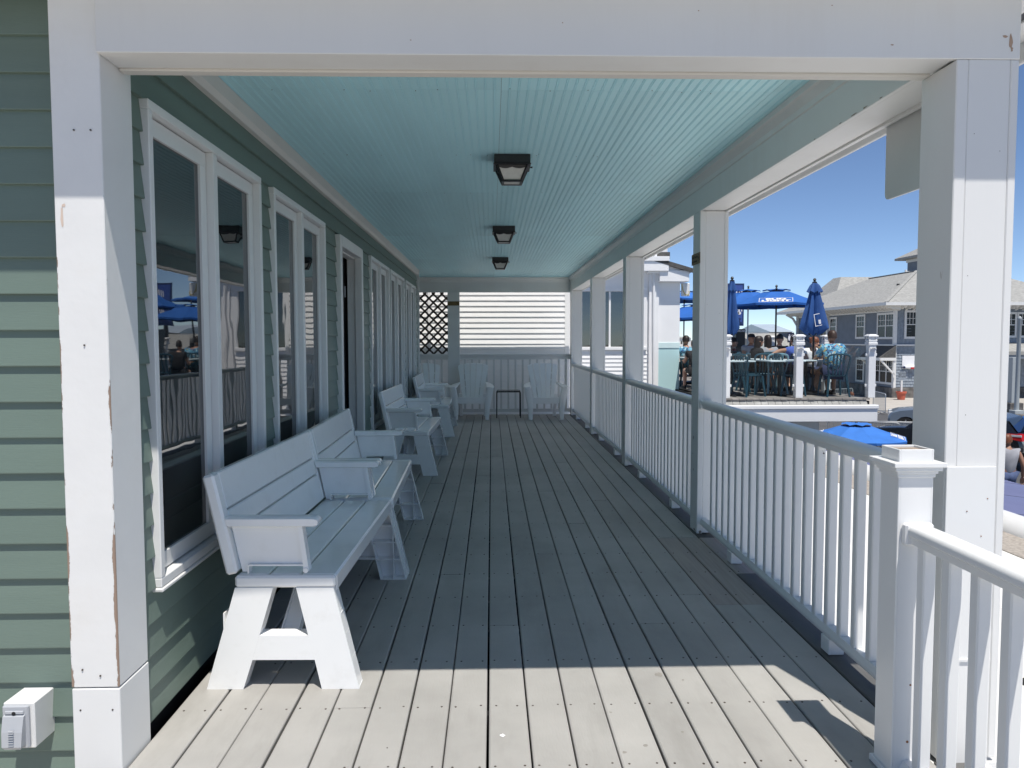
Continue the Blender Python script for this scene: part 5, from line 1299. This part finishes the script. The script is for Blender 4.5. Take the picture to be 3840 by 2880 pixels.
        for z, k_ in ((.125, .4), (.11, .8), (.07, 1.04), (.035, 1.08)): secs.append([(.079*k_*math.cos(2*math.pi*i/n), .012+.099*k_*math.sin(2*math.pi*i/n), z) for i in range(n)])
        hb.loft(secs); hb.prism([(-.07, -.07), (.07, -.07), (.05, -.165), (-.05, -.165)], 'z', .034, .044)
    hb.build('hair', M[hair], p, True, 70)
    return p
def seat_at(px, Y): q = at(px, 1350, Y=Y); return (q.x, Y, TF)
person('man in blue hawaiian print shirt seated with his back to the porch', (7.06, 15.78, TF), R(168), SIT, dict(elR=(-.27, -.16, .72), wrR=(-.12, -.36, .80), elL=(.30, -.10, .70), wrL=(.20, -.34, .76), nek=(0, -.02, 1.01), hed=(0, -.035, 1.075), anL=(.30, -.30, .10), toL=(.36, -.42, .04)), 'skin2', 'hawaii', 'cnavy', 'hairbrown2', 'short', .72, 1.28, 1.06, R(14))
person('woman in white top resting her chin on her hand', (7.02, 16.72, TF), R(14), SIT, dict(elL=(.24, -.24, .76), wrL=(.07, -.20, .98), elR=(-.24, -.18, .72), wrR=(-.05, -.36, .76), nek=(.01, -.04, 1.0), hed=(.02, -.07, 1.06)), 'skin', 'cwhite', 'cnavy', 'hairbrown', 'bun', .5, 1.05, .97, R(24), R(8))
person('person in blue polo reaching one arm along a chair back', (6.78, 17.05, TF), R(196), SIT, dict(shL=(.185, .06, .94), elL=(.46, .05, .92), wrL=(.72, .10, .82), elR=(-.24, -.12, .70)), 'skin2', 'cblue', 'cnavy', 'hairdark', 'short', .5, 1.3, 1.0)
person('smiling woman with dark hair tied back facing the porch', seat_at(2922, 18.75), R(-8), SIT, {}, 'skin', 'cblack', 'cblack', 'hairdark', 'bun', .4, 1.0, 1.02, R(-20))
person('dark haired person seen from behind with sunglasses on the head', seat_at(2879, 17.95), R(183), SIT, {}, 'skin', 'cgrey', 'cblack', 'hairdark', 'long', .4, 1.0, 1.0)
person('dark haired woman in black turned sideways at the table', seat_at(2842, 17.4), R(95), SIT, {}, 'skin2', 'cblack', 'cblack', 'hairdark', 'long', .5, 1.1, .98)
person('man in dark cap and grey shirt facing the porch', seat_at(2815, 18.9), R(15), SIT, {}, 'skin2', 'cgrey', 'cblack', 'hairdark', 'cap', .5, 1.05, 1.03)
person('person in dark red shirt half hidden behind the left terrace post', seat_at(2748, 19.6), R(60), SIT, {}, 'skin', 'cred', 'cblack', 'hairdark', 'short', .5, 1.0, .96)
person('man in patterned blue shirt seen from behind beside the aqua wall', seat_at(2572, 19.35), R(185), SIT, {}, 'skin2', 'hawaii', 'cblack', 'hairdark', 'short', .6, 1.15, 1.0)
person('person in dark clothes sitting close to the aqua wall', seat_at(2604, 17.9), R(182), SIT, {}, 'skin', 'cblack', 'cblack', 'hairdark', 'short', .5, 1.15, .92)
q = at(3780, 1700, Y=15.6)
person('man in grey sleeveless shirt walking away past the awning', (q.x, 15.6, G), R(172), STAND, dict(elR=(-.27, .06, 1.12), wrR=(-.30, -.02, .86), elL=(.26, .03, 1.12), wrL=(.30, -.03, .88)), 'skin2', 'cgrey', 'cdenim', 'hairbrown', 'short', 0, 1.05, 1.03, R(-35), group='people on the street')
q = at(3272, 1640, Y=20.4)
person('person sitting under the lower patio umbrella', (q.x, 19.2, G), R(30), SIT, {}, 'skin', 'cwhite', 'cdenim', 'hairbrown', 'short', .5, 1.0, 1.0, group='people on the street')
q = at(3192, 1480, Y=30)
person('person standing on the pavement behind the crowd barrier', (q.x-.1, 29.8, G-.0), R(20), STAND, {}, 'skin2', 'cgrey', 'cdenim', 'hairbrown', 'short', .5, 1.0, .98, group='people on the street')
# things on the terrace tables
def bottle(label, loc, h, r_, mm, name='bottle'):
    b = MB().lathe([(r_, 0), (r_, h*.55), (r_*.9, h*.62), (r_*.38, h*.78), (r_*.36, h*.95), (r_*.42, h)], 12).build(name, mm, None, True, 50); b.location = loc; return tag(b, label, 'bottle')
bottle('red ketchup bottle on the table of the woman in white', (6.50, 16.05, TF+.745), .20, .032, M['red'])
bottle('white squeeze bottle on the front left table', (4.86, 15.72, TF+.745), .19, .03, M['pw'])
cup = MB().lathe([(.030, 0), (.042, .13), (.040, .128), (.028, .006)], 12, cap=False).build('drinking_cup', clear_glass('cup_plastic', (.6, .75, .85)), None, True); cup.location = (6.38, 17.05, TF+.745); tag(cup, 'clear tall plastic cup on the table behind the outstretched arm', 'cup')

# ================================================================== STREET
def make_barrier():
    b = thing('crowd_barrier', '', 'barrier', group='steel crowd barriers on the street')
    W_, H_ = 1.1, 1.05; pts = [(-W_, 0, .12), (-W_, 0, H_-.12)] + [(-W_+.12*(1-math.cos(R(t_))), 0, H_-.12+.12*math.sin(R(t_))) for t_ in (30, 60, 90)]
    pts = pts + [(-x, y, z) for x, y, z in reversed(pts)] + [(-W_, 0, .12)]
    MB().tube(pts, .021, 7).build('frame', M['steel'], b, True)
    me = MB().lathe([(.008, .12), (.008, H_)], 6).mesh('bar', True); me.materials.append(M['steel'])
    for i in range(17):
        o = link('bar', me, b); o.location = (-W_+.13*(i+.5), 0, 0)
    for x in (-.8, .8): MB().tube([(x, -.28, .01), (x, -.12, .10), (x, .12, .10), (x, .28, .01)], .018, 6).build('foot', M['steel'], b, True)
    return b
ba = make_barrier(); used = []
BRG = 'steel crowd barriers on the street'
def bat(px, py, a, lb, Y=None):
    q = at(px, py, Z=G); place(ba, used, (q.x, q.y, G), R(a), lb, BRG)
bat(3150, 1530, 30, 'steel crowd barrier behind the glass in front of the far pavement'); bat(3296, 1548, 78, 'steel crowd barrier at the right end of the terrace fascia')
bat(3310, 1700, -38, 'steel crowd barrier right of the lower blue umbrella'); bat(3385, 1702, -18, 'steel crowd barrier in front of the black hatchback'); bat(3835, 1745, 10, 'steel crowd barrier beside the walking man'); bat(3235, 1700, -30, 'steel crowd barrier hidden below the lower blue umbrella')

def car(label, loc, rz, paint, kind='suv'):
    """length along x, front at -x"""
    c = thing('parked_car', label, 'car', loc, rz, 'cars parked on the street')
    L_, W_ = 2.25, .90
    lower = [(-L_, .42), (-L_+.02, .70), (-L_+.12, .86), (-L_+.45, .97), (-1.05, 1.05), (1.95, 1.10), (L_-.08, 1.02), (L_, .80), (L_, .45), (L_-.12, .30), (1.72, .28), (1.66, .50), (1.50, .66), (1.30, .70), (1.10, .66), (.94, .50), (.88, .28), (-1.16, .28), (-1.22, .50), (-1.38, .66), (-1.58, .70), (-1.78, .66), (-1.94, .50), (-2.0, .28), (-L_+.10, .30)]
    secs = []
    for y, k_, dz in ((-W_, .965, -.02), (-W_+.06, 1.0, 0), (W_-.06, 1.0, 0), (W_, .965, -.02)): secs.append([(x*k_, y, z+(dz if z > .6 else 0)) for x, z in lower])
    MB().loft(secs).build('body', M[paint], c, True, 30)
    MB().box(-1.9, 1.9, -W_+.08, W_-.08, .22, .45).build('underbody', M['cblack'], c)
    rf = [(-.92, 1.04), (-.22, 1.56), (.1, 1.64), (1.25, 1.62), (1.75, 1.50), (2.12, 1.06)]
    secs = [[(x, s_*(W_-.06-(z-1.04)*.30), z) for x, z in rf] for s_ in (-1, 1)]
    MB().loft(secs).build('cabin', M[paint], c, True, 30)
    gl = MB()
    for s_ in (-1, 1):
        for a_, b_, c_, d_ in (((-.74, 1.10), (-.20, 1.50), (.20, 1.56), (.20, 1.10)), ((.26, 1.10), (.26, 1.56), (1.05, 1.54), (1.05, 1.10)), ((1.11, 1.10), (1.11, 1.54), (1.55, 1.48), (1.80, 1.12))):
            gl.quad(*[(x, s_*(W_-.06-(z-1.04)*.30+.006), z) for x, z in (a_, b_, c_, d_)])
    gl.quad(*[(x-.012, y, z+.008) for x, y, z in ((-.85, -.76, 1.10), (-.27, -.62, 1.52), (-.27, .62, 1.52), (-.85, .76, 1.10))])
    gl.quad(*[(x+.012, y, z+.008) for x, y, z in ((1.80, -.64, 1.47), (2.08, -.74, 1.14), (2.08, .74, 1.14), (1.80, .64, 1.47))])
    gl.build('window_glass', M['glass'], c)
    for x in (-1.58, 1.30):
        for s_ in (-1, 1):
            w = MB().lathe([(.20, -.10), (.30, -.11), (.335, -.08), (.335, .08), (.30, .11), (.20, .10)], 20, axis='y').build('wheel', M['tyre'], c, True, 40); w.location = (x, s_*(W_-.12), .335)
            rm = MB(); rm.lathe([(.205, -.085), (.19, -.06), (.05, -.05), (.04, -.09)], 16, axis='y')
            for k in range(5):
                a_ = 2*math.pi*k/5; rm.bar((.03*math.cos(a_), -.09, .03*math.sin(a_)), (.20*math.cos(a_), -.092, .20*math.sin(a_)), .05, .02, up=(0, 1, 0))
            r2 = rm.build('rim', M['rim'], w); r2.rotation_euler = (0, 0, 0 if s_ < 0 else math.pi)
    for s_ in (-1, 1):
        MB().box(-L_+.02, -L_+.30, s_*.62-.16, s_*.62+.16, .74, .88, .03).build('headlight', M['lens'], c)
        tl = MB().hexa([(1.90, s_*(W_-.30), .92), (L_+.005, s_*(W_-.30), .92), (L_-.0, s_*(W_+.012), .92), (1.78, s_*(W_+.012), .98), (2.0, s_*(W_-.30), 1.11), (L_-.06, s_*(W_-.30), 1.11), (L_-.08, s_*(W_+.005), 1.11), (1.84, s_*(W_+.005), 1.11)]).build('taillight', M['red'], c)
        MB().box(1.86, L_-.03, s_*(W_)-.02 if s_ > 0 else -W_-.016, s_*W_+.016 if s_ > 0 else -W_+.02, 1.035, 1.09, .004).build('reversing_lens', M['lens'], tl)
        MB().ball((-.55, s_*(W_+.06), 1.12), .07, .10, .075, 10, 6).build('mirror', M['cblack'], c, True)
    MB().box(L_-.02, L_+.06, -.8, .8, .48, .62, .03).build('bumper', M[paint], c)
    return c
q = at(3330, 1613, Z=G)
car('silver grey suv parked nose left beyond the lower umbrella', (q.x+2.2, q.y-.2, G), R(-27), 'silver').scale = (.92, .95, .87)
q = at(3836, 1650, Y=20.8)
car('black hatchback with red tail light behind the corner post and barriers', (q.x-.76, q.y+2.30, G), R(-50), 'blackcar')
# grey pole
q = at(3811, 1560, Z=G+.13)
lp = thing('street_pole', 'slim grey street pole with square base right of the corner post', 'pole', (q.x, q.y, G+.13))
MB().box(-.42, .42, -.42, .42, 0, .10, .02).build('plinth', M['stone'], lp); MB().box(-.22, .22, -.22, .22, .10, .28, .02).build('base', M['lampgrey'], lp)
MB().lathe([(.105, .28), (.085, 4.55), (.09, 4.56), (.09, 4.62), (.03, 4.70)], 14).build('shaft', M['lampgrey'], lp, True, 40)

# ================================================================== GREY SHINGLED HOUSE ACROSS THE STREET
gh = thing('shingled_house', 'grey blue two storey house with hipped shingle roof across the street', 'house')
c1 = lambda x, y: (2500+.42495*x, 900+.42495*y)
c7 = lambda x, y: (3200+.5124*x, 850+.5124*y)
HX, HY = 24.9, 47.0
ZE = 3.42
MB().box(HX+.03, HX+16, HY+.03, HY+15.3, G, ZE).build('wall_core', M['greyblue'], gh)
mb = MB()   # clapboards of the long side
z = -1.62
while z < ZE-.1:
    mb.prism([(HX+.03, z), (HX-.012, z), (HX+.012, z+.155), (HX+.03, z+.155)], 'y', HY, HY+15.3); z += .15
tag(mb.build('clapboards', M['greyblue'], gh), kind='stuff')
mb = MB()   # shingles of the street side
z = -1.6; row = 0
while z < ZE-.1:
    x = HX + (.0 if row % 2 else -.09)
    while x < HX+15.8:
        w_ = random.uniform(.15, .24); xa, xb = max(x, HX), min(x+w_-.012, HX+15.9)
        if xb-xa > .04 and (x < HX+2.6 or x > HX+5.5): o_ = random.uniform(0, .008); mb.prism([(HY+.03, z), (HY-.018-o_, z+random.uniform(-.003, .003)), (HY+.012, z+.20), (HY+.03, z+.20)], 'x', xa, xb)
        x += w_
    z += .18; row += 1
tag(mb.build('shingles', M['greyshing'], gh), kind='stuff')
MB().box(HX-.05, HX+.14, HY-.05, HY+.14, G+.7, ZE-.05, .01).build('corner_board', M['white'], gh)
MB().box(HX-.12, HX+16, HY-.12, HY+15.3, G, -1.64, .03).build('stone_base', M['stone'], gh)
MB().box(HX-.10, HX+16, HY-.10, HY+15.3, .95, 1.05, .01).build('belt_board', M['white'], gh)
def win_far(px, side, sub=1, casing=.13, rows=True):
    """px: (x0, y0, x1, y1) outer casing in photograph pixels, side 'L' = long side, 'S' = street side"""
    if side == 'L':
        a, b_ = at(px[0], px[1], X=HX), at(px[2], px[3], X=HX); u0, u1 = min(a.y, b_.y), max(a.y, b_.y)
    else:
        a, b_ = at(px[0], px[1], Y=HY), at(px[2], px[3], Y=HY); u0, u1 = min(a.x, b_.x), max(a.x, b_.x)
    z1_, z0_ = (at(px[2], px[1], X=HX).z, at(px[2], px[3], X=HX).z) if side == 'L' else (a.z, b_.z)
    def bx_(mb_, a0, a1, o0, o1, zz0, zz1):
        if side == 'L': mb_.box(HX-o1, HX-o0, a0, a1, zz0, zz1)
        else: mb_.box(a0, a1, HY-o1, HY-o0, zz0, zz1)
    f_ = MB(); t_ = casing
    bx_(f_, u0, u1, .0, .06, z0_, z0_+t_); bx_(f_, u0, u1, .0, .06, z1_-t_, z1_)
    bx_(f_, u0, u0+t_, .0, .055, z0_+t_, z1_-t_); bx_(f_, u1-t_, u1, .0, .055, z0_+t_, z1_-t_)
    w = f_.build('window', M['white'], gh)
    iw = (u1-u0-2*t_)/sub
    for i in range(sub):
        a0 = u0+t_+iw*i; a1 = a0+iw
        if i: g_ = MB(); bx_(g_, a0-.05, a0+.05, .0, .052, z0_+t_, z1_-t_); g_.build('mullion', M['white'], w)
        g_ = MB(); bx_(g_, a0, a1, .012, .022, z0_+t_, z1_-t_); g_.build('pane', M['glassfar'], w)
        m_ = MB(); zm = (z0_+z1_)/2; bx_(m_, a0, a1, .022, .04, zm-.025, zm+.025)
        if rows:
            for k in (1, 2): q_ = a0+(a1-a0)*k/3; bx_(m_, q_-.012, q_+.012, .022, .036, zm+.025, z1_-t_)
            q_ = (zm+z1_-t_)/2; bx_(m_, a0, a1, .022, .034, q_-.012, q_+.012)
        m_.build('muntins', M['white'], w)
    return w
P4 = lambda x0, y0, x1, y1: (*c1(x0, y0), *c1(x1, y1))
for r_, s_ in (((1362, 690, 1418, 855), 1), ((1443, 680, 1502, 848), 1), ((1676, 656, 1752, 872), 1), ((1864, 636, 2014, 874), 2), ((1676, 1040, 1742, 1255), 1), ((1822, 1050, 2008, 1280), 3)):
    win_far(P4(*r_), 'L', s_)
P7 = lambda x0, y0, x1, y1: (*c7(x0, y0), *c7(x1, y1))
for r_, s_ in (((375, 612, 470, 820), 1), ((1090, 625, 1192, 812), 1), ((1196, 625, 1300, 812), 1), ((1095, 970, 1172, 1160), 1)):
    win_far(P7(*r_), 'S', s_)
# eaves, gutter, rafter tails
ov = 1.1
MB().box(HX-ov, HX+16, HY-ov, HY+16.8, ZE, ZE+.03).build('soffit', M['white'], gh)
mb = MB(); mb.box(HX-ov-.10, HX-ov, HY-ov-.10, HY+16.8, ZE-.02, ZE+.17); mb.box(HX-ov, HX+16, HY-ov-.10, HY-ov, ZE-.02, ZE+.17); mb.build('gutter', M['white'], gh)
tail = [(0, 0), (-.95, 0), (-.95, -.07), (-.80, -.16), (-.62, -.14), (-.5, -.22), (-.25, -.20), (0, -.30)]
me = MB().prism(tail, 'y', -.045, .045).mesh('rafter_tail'); me.materials.append(M['white'])
y = HY-.6
while y < HY+15.3:
    o = link('rafter_tail', me, gh); o.location = (HX, y, ZE-.001); y += .46
me2 = MB().prism(tail, 'x', -.045, .045).mesh('rafter_tail'); me2.materials.append(M['white'])
x = HX+.2
while x < HX+15.5:
    if x < HX+3.2 or x > HX+5:
        o = link('rafter_tail', me2, gh); o.location = (x, HY, ZE-.001)
    x += .46
MB().box(HX-.03, HX+.03, HY, HY+15.3, ZE-.34, ZE-.02).build('frieze_board', M['white'], gh)
# roof: hip with ridge parallel to the long side
rx, rz_ = HX+4.4, 6.05
ex0, ex1, ey0, ey1 = HX-ov-.06, HX+12, HY-ov-.06, HY+16.8
R0, R1 = (rx, HY+5.6, rz_), (rx, HY+12.2, rz_)
MB().add([(ex0, ey0, ZE+.17), (ex1, ey0, ZE+.17), (ex1, ey1, ZE+.17), (ex0, ey1, ZE+.17), R0, R1, (HX+9, HY+5.6, rz_)], [(0, 4, 5, 3), (0, 1, 6, 4), (3, 5, 2), (1, 2, 5, 6), (4, 6, 5), (0, 3, 2, 1)]).build('roof', M['roofgrey'], gh)
mb = MB(); mb.bar((rx, HY+5.6, rz_+.02), (rx, HY+12.2, rz_+.02), .22, .05); mb.bar((ex0, ey0, ZE+.19), (rx, HY+5.6, rz_+.02), .20, .04); mb.build('ridge_caps', M['roofgrey'], gh)
# higher cross roof at the back
g0 = at(*c1(1470, 445), X=HX+3); g1 = at(*c1(1540, 325), X=HX+3.6); g2 = at(*c1(1700, 325), X=HX+5)
MB().add([(HX+2.2, HY+13.2, 4.7), (HX+9, HY+13.2, 4.7), (HX+9, HY+19, 4.7), (HX+2.2, HY+19, 4.7), (HX+3.7, HY+15.6, 6.45), (HX+3.7, HY+17.0, 6.45), (HX+9, HY+15.6, 6.45)], [(0, 4, 5, 3), (0, 1, 6, 4), (3, 5, 2), (1, 2, 5, 6), (4, 6, 5)]).build('rear_roof', M['roofgrey'], gh)
mb = MB(); 
vp = at(*c1(2043, 400), Y=HY+3.2); MB().lathe([(.10, vp.z-.6), (.10, vp.z+.10)], 10, (vp.x, vp.y, 0)).build('vent_stack', M['black'], gh)
# pent roof with bracket over the ground floor windows
pa, pb = at(*c1(1830, 915), X=HX), at(*c1(2022, 1030), X=HX)
y0_, y1_ = min(pa.y, pb.y), max(pa.y, pb.y)
MB().add([(HX, y0_, 1.0), (HX, y1_, 1.0), (HX-.95, y1_, .22), (HX-.95, y0_, .22), (HX, y0_, .14), (HX, y1_, .14), (HX-.95, y1_, .14), (HX-.95, y0_, .14)], [(0, 1, 2, 3), (3, 2, 6, 7), (0, 3, 7, 4), (1, 5, 6, 2), (4, 7, 6, 5)]).build('pent_roof', M['roofdark'], gh)
MB().box(HX-1.0, HX, y0_-.06, y0_-.005, .05, .22).build('pent_fascia', M['white'], gh); MB().box(HX-1.02, HX-.955, y0_, y1_, .05, .22).build('pent_fascia', M['white'], gh)
for yy in (y0_+.05, y1_-.3):
    mb = MB(); mb.bar((HX-.9, yy, .06), (HX-.02, yy, -.85), .09, .12, up=(0, 1, 0)); mb.box(HX-.14, HX, yy-.06, yy+.06, -1.0, .05); mb.build('pent_bracket', M['white'], gh)
# big curved brackets at the left end
for px in (1130, 1395):
    q_ = at(*c1(px, 720), X=HX-.3); mb = MB(); pts = [(HX-.02, q_.y, ZE-1.7), (HX-.10, q_.y, ZE-.95), (HX-.45, q_.y, ZE-.38), (HX-1.0, q_.y, ZE-.06)]
    for i in range(3): mb.bar(pts[i], pts[i+1], .14, .17, up=(0, 1, 0))
    mb.box(HX-.16, HX, q_.y-.09, q_.y+.09, ZE-2.3, ZE-.02); mb.build('eave_bracket', M['white'], gh)
# cupola
cu0 = at(3396, 1000, Y=HY+8); cx = cu0.x+2.3; cy = HY+9
mb = MB(); mb.box(cx-1.05, cx+1.05, cy-1.05, cy+1.05, 4.8, 7.25); cpo = mb.build('cupola', M['greyblue'], gh)
mb = MB(); mb.box(cx-1.12, cx+1.12, cy-1.12, cy+1.12, 7.05, 7.25); mb.box(cx-1.12, cx-.9, cy-1.12, cy-.9, 4.8, 7.05); mb.box(cx-1.12, cx+1.12, cy-1.12, cy+1.12, 6.05, 6.17); mb.build('cupola_trim', M['white'], cpo)
MB().add([(cx-1.7, cy-1.7, 7.25), (cx+1.7, cy-1.7, 7.25), (cx+1.7, cy+1.7, 7.25), (cx-1.7, cy+1.7, 7.25), (cx-1.7, cy-1.7, 7.40), (cx+1.7, cy-1.7, 7.40), (cx+1.7, cy+1.7, 7.40), (cx-1.7, cy+1.7, 7.40), (cx, cy, 8.4)], [(0, 3, 2, 1), (0, 1, 5, 4), (1, 2, 6, 5), (2, 3, 7, 6), (3, 0, 4, 7), (4, 5, 8), (5, 6, 8), (6, 7, 8), (7, 4, 8)]).build('cupola_roof', M['roofgrey'], cpo)
w = MB(); w.box(cx-.75, cx+.75, cy-1.16, cy-1.121, 6.2, 7.0); w.build('cupola_window', M['white'], cpo)
for i in range(3): MB().box(cx-.68+i*.47, cx-.27+i*.47, cy-1.175, cy-1.161, 6.27, 6.93).build('cupola_pane', M['glass'], cpo)
mb = MB(); mb.box(cx-2.3, cx-1.12, cy-1.1, cy-1.04, 6.95-.75, 7.0-.75)
for i in range(8): mb.box(cx-2.28+i*.15, cx-2.23+i*.15, cy-1.09, cy-1.05, 5.6, 6.2)
mb.box(cx-2.36, cx-2.26, cy-1.12, cy-1.0, 5.2, 6.35); mb.build('roof_walk_railing', M['white'], cpo)
# house number, board sign and oar pictures on the street corner
for i, ch in enumerate('168'):
    q_ = at(*((3340+190/7.9, 1300+(300+85*i)/7.9)), X=HX-.02)
    text('house_number', ch, .30, M['ink'], gh, Matrix.Translation((HX-.06, HY+.62, q_.z)) @ Matrix.Rotation(R(-90), 4, 'Z') @ Matrix.Rotation(R(90), 4, 'X'), bold=.01)
pz = at(3400, 1355, Y=HY-.1); MB().box(pz.x-.25, pz.x+1.2, HY-.05, HY-.032, pz.z-.45, pz.z+.35).build('notice_panel', M['pw'], gh)
ow = thing('surfboard', 'small white and navy striped surfboard hung on the house corner wall', 'surfboard', (0, HY-.12, 0)); q_ = at(3403, 1377, Y=HY-.12); ow.location = (q_.x+.25, HY-.12, q_.z)
MB().lathe([(.02, -.62), (.07, -.42), (.11, -.1), (.11, .2), (.08, .45), (.02, .62)], 12, axis='x').build('board', M['pw'], ow, True); MB().lathe([(.022, -.625), (.075, -.43), (.072, -.40), (.02, -.42)], 12, axis='x').build('navy_tip', M['cnavy'], ow, True); MB().box(-.1, .2, -.125, -.08, -.10, 0).build('red_patch', M['red'], ow)
# porch on the street side, right of the corner post
mb = MB(); q0, q1 = at(*c7(1100, 905), Y=HY-1.6), at(*c7(1330, 860), Y=HY-1.6)
MB().add([(q0.x, HY, 1.15), (q0.x+9, HY, 1.15), (q0.x+9, HY-1.9, .62), (q0.x, HY-1.9, .62), (q0.x, HY-1.9, .42), (q0.x+9, HY-1.9, .42), (q0.x, HY, .42), (q0.x+9, HY, .42)], [(0, 1, 2, 3), (3, 2, 5, 4), (0, 3, 4, 6), (4, 5, 7, 6), (1, 7, 5, 2)]).build('entry_roof', M['roofgrey'], gh)
for px in (1163,):
    q_ = at(*c7(px, 1340), Z=G+.13); MB().box(q_.x-.19, q_.x+.19, q_.y-.19, q_.y+.19, G+.5, .42, .01).build('entry_column', M['lampgrey'], gh); MB().box(q_.x-.35, q_.x+.35, q_.y-.35, q_.y+.35, G+.13, G+.5, .02).build('column_base', M['stone'], gh)
MB().box(q0.x, q0.x+9, HY-1.85, HY-1.70, .18, .42).build('entry_beam', M['greyblue'], gh)
# sign in a pot on the pavement
q_ = at(3379, 1499, Z=G+.13)
ps = thing('pot_sign', 'grey notice sign on a white post standing in a terracotta pot', 'sign', (q_.x, q_.y, G+.13))
MB().lathe([(.20, 0), (.26, .40), (.30, .40), (.30, .50), (.25, .50), (.24, .42)], 16).build('pot', M['terracotta'], ps, True, 40)
MB().box(-.045, .045, -.045, .045, .38, 1.25).build('post', M['white'], ps)
MB().prism(rrect(.46, .50, .08), 'y', -.06, -.046).build('panel', M['greyshing'], ps).location.z = 1.45
for i, s_ in enumerate(('OUT DOORS', 'FIELD LANE', 'PROHIBITED')): text('lettering', s_, .082, M['ink'], ps, Matrix.Translation((0, -.062, 1.60-.11*i)) @ Matrix.Rotation(R(90), 4, 'X'), bold=.002)
# low buildings in the distance
def low_house(label, px0, px1, ytop, yeave, Y, wallm, roofm, depth=9):
    a, b_ = at(px0, yeave, Y=Y), at(px1, ytop, Y=Y); h = thing('distant_house', label, 'house', ((a.x+b_.x)/2, Y, G)); w2 = (b_.x-a.x)/2; ze = a.z-G; zr = b_.z-G
    MB().box(-w2*.97, w2*.97, 0, depth, 0, ze).build('wall', wallm, h)
    MB().prism([(-.5, ze), (depth/2, zr), (depth+.5, ze)], 'x', -w2, w2).build('roof', roofm, h)
    for i in range(3):
        x = -w2*.6 + w2*.6*i; MB().box(x-.35, x+.35, -.05, -.005, ze*.45, ze*.75).build('window', M['glass'], h)
    return h
low_house('low grey roofed building behind the seated group', 2838, 3060, 1248, 1302, 58, M['greyblue'], M['roofgrey'])
low_house('small building with pale glazed roof left of the grey house', 2882, 2972, 1212, 1245, 66, M['white'], mat('pale_glazing', (.55, .62, .66), .2, .05, 1))
low_house('white triple gabled house far off behind the umbrella poles', 2816, 2842, 1240, 1253, 150, M['white'], M['pw'], 8)
low_house('grey house far off behind the sign', 2770, 2816, 1240, 1256, 140, M['greyblue'], M['roofgrey'], 8)
low_house('pale house on the far shore beside the aqua wall', 2520, 2592, 1262, 1268, 320, M['white'], M['roofgrey'], 8)
